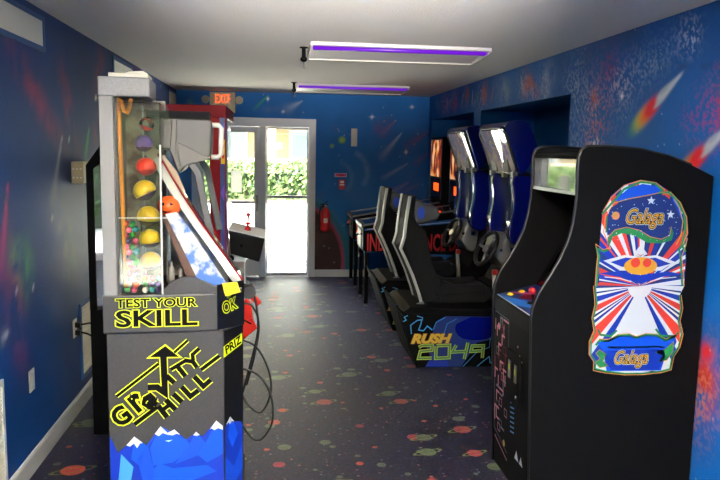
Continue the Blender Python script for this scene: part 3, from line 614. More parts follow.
gb('playfield', MB().prism([(.245, 1.435), (.29, 1.445), (.345, 1.37), (.49, 1.145), (.50, 1.125), (.385, 1.125)], .075, .40), mat('playfield_print', (70, 110, 180), .3, var=(16, (214, 216, 214), .45, .56)), label='blue and white mountain playfield')
gb('back_panel', MB().prism([(.24, 1.12), (.24, 1.60), (.29, 1.52), (.5, 1.17), (.5, 1.12)], .40, .41), mat('back_print', (92, 92, 96), .35, var=(11, (196, 190, 170), .4, .62)), label='back panel seen through the glass')
gb('yellow_sticker', MB().prism([(.474, 1.155), (.535, 1.16), (.549, 1.118), (.487, 1.10)], .0, .006), 'yellow', label='blank yellow sticker')
# hood on two arms
HP = [(.168, 1.835), (.425, 1.832), (.437, 1.818), (.43, 1.675), (.33, 1.638), (.30, 1.60), (.285, 1.625), (.262, 1.70), (.17, 1.705)]
gb('hood', MB().prism(HP, .16, .62, 'y'), 'grey_plastic', bevel=.012, seg=3)
gb('hood_facet', MB().prism([(.262, 1.70), (.272, 1.83), (.292, 1.828), (.286, 1.70), (.305, 1.628), (.295, 1.61)], .148, .165, 'y').prism([(.29, 1.735), (.43, 1.665), (.335, 1.64), (.305, 1.62)], .15, .162, 'y'), 'hood_facet', bevel=.003)
gb('hood_handle', MB().tube([(.43, .20, 1.808), (.462, .20, 1.808), (.474, .20, 1.795), (.472, .20, 1.685), (.458, .20, 1.672), (.43, .20, 1.672)], .011, 12), 'light_grey')
gb('hood_band', MB().box((.168, .155, 1.832), (.425, .45, 1.862)), 'black_matte')
ga = [(.345, 0, 1.65), (.375, 0, 1.60), (.388, 0, 1.53), (.402, 0, 1.46), (.418, 0, 1.38), (.43, 0, 1.31)]
gb('hood_arm', slat(ga, .03, 0, .17, .19), 'dark_grey', bevel=.003)
gb('hood_arm', slat([(p[0] + .03, 0, p[2] + .005) for p in ga], .03, 0, .56, .58), 'dark_grey', bevel=.003)
gb('slide_chute', slat([(.175, 0, 1.70), (.22, 0, 1.66), (.27, 0, 1.60), (.31, 0, 1.52)], [.05, .05, .045, .03], 0, .13, .155), 'tan')
kn = gb('crank_knob', MB().cyl((.59, .12, 1.09), (.59, .18, 1.09), .028, .028), 'rubber')
gb('crank_shaft', MB().cyl((.55, .15, 1.09), (.61, .15, 1.09), .009), 'steel', kn)
# lettering on the grey front
fr = Art(lambda u, v, h: (u + .69, .012 - h, v))
def q(p): x, y = p; return (.0007548629 * x - .0000125 * y - .7064, -.0000165079 * x - .000802333 * y + .93368)
def qs(P): return [q(p) for p in P]
strokes = [([(85, 305), (308, 135)], 11), ([(390, 78), (462, 14)], 10), ([(535, 172), (635, 98)], 15), ([(178, 458), (300, 368)], 17),
           ([(160, 318), (140, 300), (95, 345), (70, 395), (72, 440), (98, 458), (135, 440), (165, 402), (155, 380), (118, 398)], 20),      # G
           ([(250, 236), (228, 240), (200, 285), (178, 320), (222, 372)], 17), ([(150, 345), (198, 400)], 20),                              # r
           ([(228, 262), (260, 250), (300, 300), (325, 322)], 16), ([(285, 322), (262, 300), (232, 318), (226, 350), (250, 365), (282, 345), (292, 320)], 14),   # a
           ([(250, 262), (300, 262), (340, 292), (332, 90)], 26),                                                                           # V
           ([(348, 200), (390, 240)], 20), ([(372, 168), (440, 128), (462, 118)], 15), ([(405, 148), (450, 205)], 19), ([(442, 120), (490, 128), (512, 158)], 17), ([(492, 122), (488, 90), (524, 58)], 15),
           ([(305, 362), (352, 425)], 21), ([(345, 330), (398, 385)], 21), ([(328, 385), (372, 352)], 17), ([(385, 300), (432, 345)], 21), ([(430, 262), (478, 315), (520, 284)], 20), ([(498, 208), (548, 262), (588, 228)], 20)]
strokes = strokes[:4] + strokes[8:]
LT = (('G', 104, 474, 84, 100), ('r', 200, 392, 56, 92), ('a', 256, 384, 58, 66))
for P, w in strokes: fr.line(qs(P), (w * 1.3 + 11) * .00078, 'neon')
for c_, x_, y_, w__, h__ in LT: o_ = q((x_, y_)); fr.text(c_, o_[0], o_[1], w__ * .00076, h__ * .00078, 'neon', ang=.637, off=.085)
head = [(248, 104), (342, 40), (428, 104), (352, 104), (318, 104)]
fr.poly(qs([(240, 108), (342, 32), (438, 108)]), 'neon'); fr.up()
for P, w in strokes: fr.line(qs(P), (w * 1.3 + 1) * .00078, 'art_black')
for c_, x_, y_, w__, h__ in LT: o_ = q((x_, y_)); fr.text(c_, o_[0], o_[1], w__ * .00076, h__ * .00078, 'art_black', ang=.637, off=.03)
fr.poly(qs([(258, 101), (342, 42), (416, 101)]), 'art_black')
fr.build('logo_lettering', g, True, label='yellow outlined Gravity Hill lettering with an arrow')
# mountains
mt = Art(lambda u, v, h: (u, .012 - h, v))
def mz(px, py): return (-.7064 + .69 + .0007548629 * (px - 100) * 5.33, .93368 - .000802333 * (py - 340) * 5.33)
ridge = [(115, 455), (122, 449), (131.5, 439), (143.5, 449), (158, 430), (165, 437), (172, 434), (184, 445), (194, 438), (201, 443), (215, 427), (221.6, 433)]
mt.poly([mz(*p) for p in ridge] + [(.478, .03), (.012, .03), (.012, .52)], 'blue_deep'); mt.up()
for P, c in (([(131.5, 439), (143.5, 449), (137, 470), (128, 462)], 'blue_mid'), ([(158, 430), (184, 445), (190, 455), (170, 468), (150, 470), (147, 452)], 'blue_mid'), ([(158, 430), (145, 450), (152, 480), (140, 490), (134, 462)], 'blue'),
             ([(194, 438), (204, 450), (196, 462), (184, 466), (172, 470), (186, 452)], 'blue'), ([(215, 427), (221.6, 433), (221.6, 462), (205, 470), (196, 462), (206, 446)], 'blue_mid'), ([(118, 456), (130, 470), (126, 490), (114, 490)], 'blue_light'),
             ([(150, 474), (156, 468), (170, 474), (205, 473), (215, 480), (150, 500)], 'blue_mid'), ([(150, 474), (140, 492), (160, 500), (152, 520)], 'blue')): mt.poly([mz(*p) for p in P], c)
mt.up()
for P in ([(123.5, 447.5), (131.5, 439), (140, 446), (137, 446.5), (134, 451), (131, 446), (127, 449)], [(152, 437.5), (158, 430), (165, 437), (172, 434), (178, 440), (174, 438.5), (170, 440), (165, 439), (160, 437), (156, 440)],
          [(191, 441), (194, 437.5), (198, 441), (194.5, 442)], [(208, 436), (215, 427), (221.6, 433), (221.6, 437), (217, 435), (213, 437), (210, 435)], [(162.5, 445), (170, 444.5), (166, 446.5)]): mt.poly([mz(*p) for p in P], 'art_white')
mt.build('mountain_print', g, True, label='blue snow capped mountain graphic')
# corner panel print: mountain peak, OK, PRIZ(ES) sticker
c0, c1 = Vector((.482, .0105)), Vector((.558, .108)); cd = (c1 - c0).normalized(); cn = Vector((cd.y, -cd.x))
ck = Art(lambda u, v, h: (*(c0 + cd * u + cn * h), v))
ck.poly([(0, .53), (.035, .565), (.06, .535), (.11, .52), (.1235, .5), (.1235, .03), (0, .03)], 'blue_deep').up()
ck.poly([(.035, .565), (.06, .535), (.09, .47), (.05, .42), (.02, .48)], 'blue_mid').poly([(0, .4), (.06, .33), (.1235, .42), (.1235, .3), (0, .2)], 'blue').poly([(.008, .538), (.035, .566), (.062, .536), (.045, .542), (.035, .53), (.024, .544)], 'art_white')
ck.build('corner_print', g, True, label='blue mountain graphic on the corner')
ps = Art(lambda u, v, h: (*(c0 + cd * u + cn * h), v)); ps.poly([(-.006, .836), (.123, .868), (.123, .916), (-.006, .884)], 'neon').up().text('PRIZ', .012, .848, .108, .036, 'art_black', ang=.24, off=.02)
ps.build('prize_sticker', g, True, label='yellow sticker reading PRIZ')
k0, k1 = Vector((.4535, -.0012)), Vector((.5665, .0985)); kd = (k1 - k0).normalized(); kn_ = Vector((kd.y, -kd.x))
ok = Art(lambda u, v, h: (*(k0 + kd * u + kn_ * h), v)); ok.text('OK', .035, 1.02, .078, .05, 'neon', ang=.2, off=.06).up().text('OK', .035, 1.02, .078, .05, 'art_black', ang=.2, off=0)
ok.disc((.058, 1.092), .007, 'neon').poly([(.06, 1.10), (.066, 1.106), (.078, 1.096), (.068, 1.088)], 'neon'); ok.build('corner_lettering', g, True, label='yellow outlined OK lettering')
sk = Art(lambda u, v, h: (u, -.0002 - h, v))
for body, x, z, w, h_s in (('TEST YOUR', .052, 1.062, .318, .036), ('SKILL', .052, .982, .32, .068)):
    sk.text(body, x, z, w, h_s, 'neon', off=.05 if h_s > .05 else .06)
sk.up()
for body, x, z, w, h_s in (('TEST YOUR', .052, 1.062, .318, .036), ('SKILL', .052, .982, .32, .068)): sk.text(body, x, z, w, h_s, 'art_black', off=.012)
sk.build('skill_lettering', g, True, label='TEST YOUR SKILL lettering outlined in yellow')

# capsules and gumballs inside the column: things of their own
def capsule(u, z, r, top, bot, label, tilt=0, v=.075):
    c = GM @ Vector((u, v, z)); t = thing('prize_capsule', label, 'prize capsule', c, 0, 'prize capsules in the clear column')
    Rm_ = Matrix.Rotation(tilt, 4, 'Y')
    build('shell_top', MB().ball((0, 0, .001), r, 22, a0=-22, sc=(1, 1, .95), T=Rm_), top, t, True); build('shell_bottom', MB().ball((0, 0, -.001), r * .95, 22, a1=-15, sc=(1, 1, .85), T=Rm_), bot, t, True)
capsule(.165, 1.722, .037, 'purple', 'purple_smoke', 'purple capsule, topmost in the clear column'); capsule(.172, 1.628, .041, 'red_bright', 'red', 'bright red capsule under the purple one in the clear column')
capsule(.165, 1.532, .046, 'yellow', 'purple_smoke', 'topmost yellow capsule in the column, tilted under the red one', -.45); capsule(.178, 1.425, .046, 'yellow', 'purple_smoke', 'second yellow capsule from the top of the clear column', .05)
capsule(.182, 1.332, .044, 'yellow', 'purple_smoke', 'third yellow capsule from the top of the clear column', -.12); capsule(.184, 1.237, .044, 'yellow', 'purple_smoke', 'lowest whole yellow capsule just above the gumballs', -.08)
capsule(.178, 1.80, .030, 'acrylic', 'red', 'clear and red capsule pressed under the column top', .3)
rg = random.Random(5); sph = MB().ball((0, 0, 0), .0128, 12); gum = {}
names = [('pink', 'pink'), ('red_bright', 'red'), ('teal', 'teal'), ('art_white', 'white'), ('green', 'green'), ('purple', 'purple'), ('orange', 'orange'), ('pink', 'pink')]
pos = [(.091 + .0265 * i + (.011 if k % 2 else 0), .035 + .028 * j, 1.128 + .0225 * k) for k in range(13) for j in range(2) for i in range(2)] + [(.165 + .0262 * i, .03 + .028 * j, 1.128 + .0235 * k) for k in range(6) for j in range(2) for i in range(3) if k < 5]
for (u, v, z) in pos:
    if u > .16 and z > 1.19: continue
    m, cname = rg.choice(names)
    if m not in gum:
        o = build('gumball', MB().ball((0, 0, 0), .0128, 12), m); gum[m] = o
    else: o = link(gum[m].copy())
    o.location = GM @ Vector((u + rg.uniform(-.002, .002), v + rg.uniform(-.002, .002), z + rg.uniform(-.002, .002) - .0128)); o['label'] = '%s gumball in the clear column of the grey prize machine' % cname; o['category'] = 'gumball'; o['group'] = 'gumballs in the clear column'
def loc_(u, v, z): return GM @ Vector((u, v, z))
oc = thing('novelty_ball', 'orange rubber ball with black markings behind the machine glass', 'toy ball', loc_(.258, .12, 1.465), 0)
build('ball', MB().ball((0, 0, 0), .05, 24, sc=(1, 1, .88)), 'orange', oc, True)
aa = Art(lambda u, v, h: (u, -.0515 * math.sqrt(max(.01, 1 - (u / .05) ** 2 - (v / .046) ** 2)) - h, v))
for P in ([(-.03, .012), (-.012, .02), (-.016, .006)], [(.008, .02), (.026, .012), (.012, .006)], [(-.026, -.012), (-.01, -.018), (.008, -.014), (.024, -.008), (.006, -.022), (-.014, -.024)]): aa.poly(P, 'art_black')
aa.build('markings', oc, True)
for nm, u, v, z, r, m, lb in (('toy_ball', .292, .19, 1.505, .026, 'amber', 'small amber toy ball behind the orange ball'), ('toy_ball', .325, .15, 1.462, .024, 'green', 'small green toy ball right of the orange ball')):
    o = build(nm, MB().ball((0, 0, 0), r, 16), m); o.location = loc_(u, v, z - r); tag(o, lb, 'toy ball')

# cables and the red gun at the right side of the prize machine
lg = thing('light_gun', 'bright red plastic light gun hanging beside the grey prize machine', 'light gun', (-.13, 3.72, .7))
build('gun_body', MB().prism([(-.20, .86), (-.15, .93), (-.125, .90), (-.11, .78), (-.125, .74), (-.21, .66), (-.22, .70)], 3.70, 3.74), 'red_bright', lg, bevel=.008)
build('gun_barrel', MB().prism([(-.135, .93), (-.115, .955), (-.07, .905), (-.09, .885)], 3.705, 3.735).prism([(-.19, .79), (-.12, .83), (-.09, .77), (-.18, .70)], 3.69, 3.70), 'red_bright', lg, bevel=.004)
build('gun_trim', MB().box((-.2, 3.688, .81), (-.12, 3.69, .818), T=Matrix.Translation((-.16, 0, .81)) @ Matrix.Rotation(.5, 4, 'Y') @ Matrix.Translation((.16, 0, -.81))), 'black', lg)
build('gun_cord', MB().tube([(-.15, 3.72, .92), (-.15, 3.70, 1.0), (-.19, 3.62, 1.04), (-.2, 3.56, 1.05)], .005), 'rubber', lg)
cb = thing('cable_loop', 'long black cables looping down from the prize machine to the carpet', 'cable', (-.1, 3.6, .2))
def bez(P, n=10):
    out = []
    for i in range(len(P) - 1):
        p0, p1, p2, p3 = [Vector(P[max(0, min(len(P) - 1, j))]) for j in (i - 1, i, i + 1, i + 2)]
        for k in range(n):
            t = k / n; out.append(.5 * ((2 * p1) + (-p0 + p2) * t + (2 * p0 - 5 * p1 + 4 * p2 - p3) * t * t + (-p0 + 3 * p1 - 3 * p2 + p3) * t ** 3))
    out.append(Vector(P[-1])); return out
build('cable', MB().tube(bez([(-.118, 3.5, 1.06), (-.09, 3.5, .92), (-.085, 3.5, .80), (-.12, 3.5, .64), (-.17, 3.5, .45)]), .0055, 8), 'rubber', cb)
build('cable', MB().tube(bez([(-.16, 3.5, .76), (-.09, 3.5, .72), (-.03, 3.5, .60), (-.02, 3.5, .48), (-.07, 3.5, .38), (-.14, 3.5, .43), (-.17, 3.5, .5)]), .0055, 8), 'rubber', cb)
build('cable', MB().tube(bez([(-.16, 3.48, .62), (-.08, 3.48, .58), (-.02, 3.48, .48), (-.01, 3.48, .34), (-.06, 3.48, .25), (-.11, 3.48, .25), (-.16, 3.48, .32)]), .0055, 8), 'rubber', cb)
build('cable', MB().tube(bez([(-.17, 3.52, .94), (-.115, 3.52, .93), (-.08, 3.52, .84), (-.095, 3.52, .7), (-.14, 3.52, .52)]), .005, 8), 'rubber', cb)

# ------------------------------------------------------------------ red crane machine behind it
cx0, cx1, cy0, cy1 = -1.07, -.283, 4.2, 4.95
cr = thing('crane_machine', 'red framed glass crane machine behind the grey prize machine', 'arcade machine', ((cx0 + cx1) / 2, (cy0 + cy1) / 2, 0))
build('lower_cabinet', MB().box((cx0, cy0, 0), (cx1 - .02, cy1, .76)), 'black', cr, bevel=.004)
build('back_panel', MB().prism([(cx0, .76), (cx0, 1.6), (cx0 + .13, 1.78), (cx0 + .3, 1.82), (cx0 + .3, 1.78), (cx0 + .04, 1.58), (cx0 + .04, .76)], cy0, cy0 + .03).box((cx0, cy0 + .03, .76), (cx0 + .02, cy1, 1.6)), 'black', cr)
build('side_window', MB().prism([(cx0 + .01, cy0 + .004), (cx0 + .30, cy0 + .053), (cx0 + .30, cy0 + .063), (cx0 + .01, cy0 + .014)], .78, 1.60, 'z'), 'glass_dark', cr, label='dark glass side window')
build('side_glass', MB().box((cx0 + .32, cy0 + .01, .78), (cx1 - .06, cy0 + .016, 1.85)), 'glass', cr); build('side_glass', MB().box((cx0 + .32, cy1 - .016, .78), (cx1 - .06, cy1 - .01, 1.85)), 'glass', cr)
build('header', MB().box((cx0 + .28, cy0, 1.885), (cx1, cy1, 1.955)), 'crimson', cr, bevel=.004)
build('header_lining', MB().box((cx0 + .28, cy0 + .012, 1.835), (cx1 - .06, cy1 - .012, 1.885)), 'black_matte', cr)
for y in (cy0, cy1 - .05): build('corner_post', MB().box((cx1 - .095, y, .76), (cx1 - .035, y + .05, 1.885)), 'crimson', cr, bevel=.003)
fp = build('front_post', MB().box((cx1 - .035, cy0, .76), (cx1, cy0 + .12, 1.885)), 'navy', cr, label='dark blue front post with a coloured decal')
a = Art(lambda u, v, h: (u, cy0 - h, v))
a.poly([(cx1 - .03, 1.62), (cx1 - .008, 1.62), (cx1 - .008, 1.76), (cx1 - .03, 1.76)], 'yellow').poly([(cx1 - .033, .78), (cx1 - .022, .78), (cx1 - .028, 1.2)], 'purple').poly([(cx1 - .008, .78), (cx1 - .001, .78), (cx1 - .001, 1.88), (cx1 - .008, 1.88)], 'crimson').up()
a.disc((cx1 - .02, 1.72), .009, 'pink', ry=.02).disc((cx1 - .018, 1.665), .008, 'red', ry=.015).poly([(cx1 - .034, 1.80), (cx1 - .01, 1.86), (cx1 - .012, 1.79)], 'blue').poly([(cx1 - .034, 1.45), (cx1 - .012, 1.5), (cx1 - .012, 1.40)], 'purple'); a.build('post_decal', fp)
build('front_glass', MB().box((cx1 - .02, cy0 + .12, 1.2), (cx1 - .015, cy1 - .05, 1.885)), 'glass', cr)
build('front_panel', MB().prism([(cx1 - .02, .2), (cx1 - .02, 1.12), (cx1 + .04, 1.02), (cx1 + .08, .93), (cx1 + .05, .2)], cy0 + .1, cy1 - .05), 'crimson', cr)
build('coin_plate', MB().prism([(-.255, 1.035), (-.175, 1.035), (-.175, 1.07), (-.255, 1.10)], cy0 + .08, cy0 + .1), 'white', cr)
build('white_edge', MB().box((-.185, cy0 + .07, .85), (-.178, cy0 + .1, 1.07)), 'white', cr)
cp = build('control_box', MB().prism([(-.275, 1.225), (-.062, 1.175), (-.095, 1.035), (-.262, 1.085)], cy0 + .05, cy0 + .5), 'black', cr, bevel=.006)
build('control_top', MB().prism([(-.278, 1.226), (-.062, 1.1765), (-.062, 1.183), (-.278, 1.233)], cy0 + .06, cy0 + .49), 'white', cp)
jy = cy0 + .22
build('joystick', MB().cyl((-.17, jy, 1.2), (-.165, jy, 1.30), .008, .006).ball((-.165, jy, 1.305), .014, 14).lathe([(.022, 0), (.018, .012), (.008, .03)], (-.169, jy, 1.208), 16).ball((-.167, jy, 1.25), .018, 14, sc=(1, 1, .5)), 'red', cp, label='red joystick')
build('bolt', MB().cyl((-.20, cy0 + .05, 1.135), (-.20, cy0 + .045, 1.135), .006), 'black_gloss', cp); build('round_knob', MB().cyl((-.262, cy0 + .05, 1.06), (-.262, cy0 + .03, 1.06), .02), 'black_gloss', cp)
for i in range(12):
    r_ = random.Random(i); m, cn_ = [('red', 'red'), ('amber', 'amber'), ('blue', 'blue')][i % 3]; x = cx0 + .4 + (i % 4) * .1; y = cy0 + .12 + (i // 4) * .18
    if i < 4: x = cx1 - .16 - .09 * (i % 4)
    o = build('plush_toy', MB().ball((x, y, .808), .046, 16, sc=(.72, .72, 1)).ball((x, y - .004, .872), .032, 14).ball((x - .022, y, .90), .011, 8).ball((x + .022, y, .90), .011, 8).ball((x - .031, y - .012, .82), .011, 8).ball((x + .031, y - .012, .82), .011, 8), m)
    tag(o, '%s plush toy lying inside the red crane machine' % cn_, 'plush toy', 'plush toys in the crane machine')
o = build('hanging_toy', MB().ball((-.345, cy0 + .2, 1.245), .03, 14, sc=(1, 1, .8)).ball((-.34, cy0 + .2, 1.30), .022, 14).cyl((-.34, cy0 + .2, 1.31), (-.34, cy0 + .2, 1.84), .002), 'red_bright'); tag(o, 'red toy hanging on a string inside the crane machine', 'plush toy')

# ------------------------------------------------------------------ Galaga cabinet (front right)
SP = [(1.222, .0), (1.205, .45), (1.190, .88), (1.187, .95), (1.192, 1.0), (1.215, 1.065), (1.272, 1.157), (1.312, 1.23), (1.343, 1.305), (1.364, 1.39), (1.374, 1.48), (1.376, 1.56), (1.372, 1.66), (1.374, 1.70), (1.386, 1.732), (1.41, 1.748), (1.50, 1.750), (1.66, 1.740), (1.80, 1.712), (1.92, 1.672), (2.032, 1.622), (2.032, .0)]
gl = thing('galaga_cabinet', 'black upright arcade cabinet with colourful Galaga side art, nearest on the right', 'arcade machine', (1.62, 3.4, 0))
n0 = build('side_panel', MB().prism(SP, 3.10, 3.12), 'black', gl)
n1 = build('side_panel', MB().prism(SP, 3.68, 3.70), 'black', gl)
def edge(y, par):
    pts = [(p[0], y + .01, p[1]) for p in SP[:20]]
    build('edge_trim', MB().tube(pts, .0098, 8), 'charcoal_dark', par)
edge(3.1, n0); edge(3.68, n1)
build('front_board', MB().prism([(1.226, .0), (1.209, .45), (1.196, .87), (1.215, .87), (1.23, .45), (1.247, 0)], 3.12, 3.68), 'black', gl)
build('cabinet_body', MB().prism([(1.9, .02), (2.03, .02), (2.03, 1.615), (1.9, 1.67), (1.66, 1.73), (1.5, 1.738), (1.40, 1.735), (1.38, 1.715), (1.38, 1.70), (1.9, 1.65)], 3.12, 3.68), 'black', gl)
build('marquee_cap', MB().prism([(1.377, 1.69), (1.378, 1.70), (1.39, 1.73), (1.41, 1.743), (1.44, 1.743), (1.44, 1.69)], 3.121, 3.679, sm=True), 'black', gl)
mq = build('marquee', MB().prism([(1.383, 3.145), (1.409, 3.66), (1.416, 3.66), (1.39, 3.145)], 1.54, 1.69, 'z'), 'marquee', gl, label='glossy marquee glass')
build('marquee_frame', MB().box((1.376, 3.12, 1.525), (1.40, 3.68, 1.54)).box((1.376, 3.12, 1.54), (1.39, 3.145, 1.69)).box((1.376, 3.66, 1.54), (1.41, 3.68, 1.69)), 'steel', mq)
build('speaker_panel', MB().prism([(1.40, 1.53), (1.62, 1.50), (1.62, 1.49), (1.40, 1.52)], 3.12, 3.68), 'black_matte', gl)
build('bezel', MB().prism([(1.42, 1.0), (1.70, 1.49), (1.72, 1.48), (1.45, 1.0)], 3.12, 3.68), 'black', gl)
build('screen', MB().prism([(1.465, 1.085), (1.66, 1.425), (1.668, 1.42), (1.472, 1.08)], 3.17, 3.63), 'black_gloss', gl)
cp = build('control_panel', MB().prism([(1.190, .87), (1.189, .94), (1.196, .947), (1.43, 1.004), (1.43, .97), (1.22, .92), (1.21, .87)], 3.121, 3.679), 'black', gl, bevel=.002)
sl = .25
ca = Art(lambda u, v, h: (u, v, .9476 + (u - 1.196) * .2436 + h))
ca.poly([(1.2, 3.125), (1.2, 3.675), (1.425, 3.675), (1.425, 3.125)], 'navy').up()
ca.poly([(1.2, 3.125), (1.2, 3.675), (1.206, 3.675), (1.206, 3.125)], 'art_white').poly([(1.206, 3.66), (1.30, 3.3), (1.40, 3.18), (1.42, 3.13), (1.36, 3.13), (1.24, 3.3), (1.206, 3.4)], 'blue_pin').poly([(1.26, 3.5), (1.33, 3.56), (1.38, 3.47), (1.30, 3.40)], 'crimson').poly([(1.215, 3.13), (1.25, 3.2), (1.30, 3.13)], 'art_white').up()
ca.poly([(1.25, 3.645), (1.28, 3.645), (1.42, 3.40), (1.40, 3.38)], 'magenta').poly([(1.33, 3.3), (1.36, 3.33), (1.42, 3.2), (1.41, 3.16)], 'sky_blue'); ca.build('panel_art', cp, label='blue printed control panel art')
def button(x, y, m, lb):
    z = .9476 + (x - 1.196) * .2436
    build('button', MB().lathe([(.019, 0), (.019, .004), (.013, .005)], (x, y, z), 18).lathe([(.013, .004), (.012, .011), (1e-5, .012)], (x, y, z), 18), m, cp, label=lb)
button(1.252, 3.6, 'yellow', 'yellow button'); button(1.315, 3.60, 'yellow', 'yellow button'); button(1.275, 3.26, 'magenta', 'pink button'); button(1.33, 3.22, 'red', 'red button')
jx, jy = 1.285, 3.345; jz = .9476 + (jx - 1.196) * .2436
js = build('joystick', MB().cyl((jx, jy, jz), (jx - .01, jy, jz + .055), .006).lathe([(.035, .001), (.03, .006), (.008, .012)], (jx, jy, jz), 20), 'black', cp)
build('ball_top', MB().ball((jx - .011, jy, jz + .066), .0185, 20), 'red', js, label='red ball top')
be = Art(lambda u, v, h: (u - h * .87, v, 1.0 + (u - 1.42) * 1.75 + h * .5))
be.line([(1.428, 3.655), (1.455, 3.40)], .010, 'crimson').line([(1.455, 3.40), (1.475, 3.14)], .010, 'gold_letter'); be.build('bezel_stripe', gl, label='red and yellow stripe on the bezel')
# front art: pale maze lines, coin door
fa_ = Art(lambda u, v, h: (1.2255 - (.0375 * v if v < .45 else .0169 + (v - .45) * .031) - .001 - h, u, v))
rm = random.Random(12)
for i in range(44):
    y = 3.665 - .028 * rm.randint(0, 6); z = .85 - .03 * rm.randint(0, 20)
    k = rm.choice('hvLb'); c = rm.choice(['maze_pink', 'maze_pink', 'crimson', 'maze_grey'])
    if k == 'h': fa_.poly([(y, z), (y - .055, z), (y - .055, z - .012), (y, z - .012)], c)
    elif k == 'v': fa_.poly([(y, z), (y - .012, z), (y - .012, z - .06), (y, z - .06)], c)
    elif k == 'L': fa_.poly([(y, z), (y - .05, z), (y - .05, z - .012), (y - .012, z - .012), (y - .012, z - .06), (y, z - .06)], c)
    else: fa_.line([(y, z), (y - .04, z), (y - .04, z - .04), (y, z - .04)], .004, c, True)
fa_.line([(3.672, .86), (3.672, .2), (3.45, .14)], .004, 'maze_grey').line([(3.672, .86), (3.44, .86), (3.44, .66)], .003, 'maze_grey').line([(3.66, .16), (3.45, .10)], .006, 'maze_pink').up()
fa_.disc((3.60, .79), .02, 'maze_pink').disc((3.50, .175), .018, 'gold_letter').disc((3.30, .76), .006, 'maze_pink').disc((3.27, .72), .006, 'gold_letter').disc((3.24, .70), .006, 'maze_pink').disc((3.30, .68), .006, 'gold_letter').disc((3.25, .63), .006, 'maze_pink')
fa_.poly([(3.33, .17), (3.30, .22), (3.27, .17)], 'art_white').poly([(3.26, .17), (3.235, .215), (3.21, .17)], 'art_white').poly([(3.17, .08), (3.155, .13), (3.14, .08)], 'maze_pink')
for i in range(7): fa_.line([(3.40, .44 - i * .026), (3.34, .452 - i * .026)], .008, 'blue_light')
fa_.build('front_art', gl, label='pink maze pattern on the front')
cdr = build('coin_door', MB().box((1.188, 3.24, .46), (1.206, 3.43, .72)), 'black', gl, bevel=.003)
build('coin_slot', MB().box((1.183, 3.27, .58), (1.189, 3.30, .67)).box((1.183, 3.36, .58), (1.189, 3.39, .67)), 'steel', cdr); build('reject_button', MB().box((1.182, 3.275, .62), (1.184, 3.295, .65)).box((1.182, 3.365, .62), (1.184, 3.385, .65)), 'lime', cdr)
build('lock', MB().cyl((1.19, 3.27, .51), (1.184, 3.27, .51), .01), 'chrome', cdr)
# side art
def ga(p, lo=False):
    x, y = p; y += 458 if lo else 0
    return (.00114083 * x + .00007908 * y + 1.39532, -.0000055 * x - .0010965 * y + 1.6308)
GAp = lambda P, lo=False: [ga(p, lo) for p in P]
SA = Art(lambda u, v, h: (u, 3.10 - h, v), .0003)
out_ = [(60, 470), (62, 330), (70, 250), (78, 170), (115, 95), (170, 48), (240, 26), (310, 36), (370, 75), (415, 130), (440, 190), (448, 250), (436, 300), (440, 360), (432, 480)]
low_ = [(414, 60), (422, 120), (410, 170), (425, 235), (412, 290), (380, 330), (372, 390), (330, 402), (290, 398), (250, 410), (170, 410), (120, 400), (70, 396), (40, 385), (38, 350), (18, 320), (22, 260), (40, 220), (32, 160), (48, 100), (45, 20)]
full = GAp(out_) + GAp(low_, True)
SA.poly(GAp([(40, 488), (40, 60), (120, 20), (240, 0), (360, 20), (470, 120), (470, 488)]) + GAp([(470, 60), (440, 418), (0, 418), (20, 100)], True), 'art_black').up()
SA.poly(full, 'art_white').up()
SA.poly(GAp(out_), 'blue_deep').up()
# rays from the horizon
cx_, cy_ = ga((238, 480)); n_r = 60
def inpoly(p, poly):
    c = False; j = len(poly) - 1
    for i in range(len(poly)):
        if (poly[i][1] > p[1]) != (poly[j][1] > p[1]) and p[0] < (poly[j][0] - poly[i][0]) * (p[1] - poly[i][1]) / (poly[j][1] - poly[i][1]) + poly[i][0]: c = not c
        j = i
    return c
def reach(a, lim=1.2):
    t = .01
    while t < lim and inpoly((cx_ + math.cos(a) * t, cy_ + math.sin(a) * t), full): t += .004
    return t - .004
ry = random.Random(3)
a = 0.02
while a < PI - .02:      # upper fan: blue with red and white rays
    w = ry.uniform(.03, .085); c = ry.choice(['blue_deep', 'navy', 'art_red', 'navy', 'light', 'art_red'])
    t0, t1 = reach(a), reach(a + w); 
    c = 'art_white' if c == 'light' else c
    SA.poly([(cx_, cy_), (cx_ + math.cos(a) * t0, cy_ + math.sin(a) * t0), (cx_ + math.cos(a + w) * t1, cy_ + math.sin(a + w) * t1)], c)
    a += w
for a0, a1, c in ((-.12, -.16, 'navy'), (-.22, -.34, 'blue_deep'), (-.40, -.52, 'art_red'), (-.56, -.60, 'navy'), (-.64, -.69, 'blue_deep'), (-.74, -.90, 'art_red'), (-.98, -1.10, 'blue_deep')):
    for s_ in (1, -1):
        b0, b1 = (a0, a1) if s_ == 1 else (-PI - a0, -PI - a1)
        t0, t1 = min(reach(b0), .62), min(reach(b1), .62); SA.poly([(cx_ + math.cos(b0) * .06, cy_ + math.sin(b0) * .06), (cx_ + math.cos(b0) * t0, cy_ + math.sin(b0) * t0), (cx_ + math.cos(b1) * t1, cy_ + math.sin(b1) * t1), (cx_ + math.cos(b1) * .06, cy_ + math.sin(b1) * .06)], c)
SA.up()
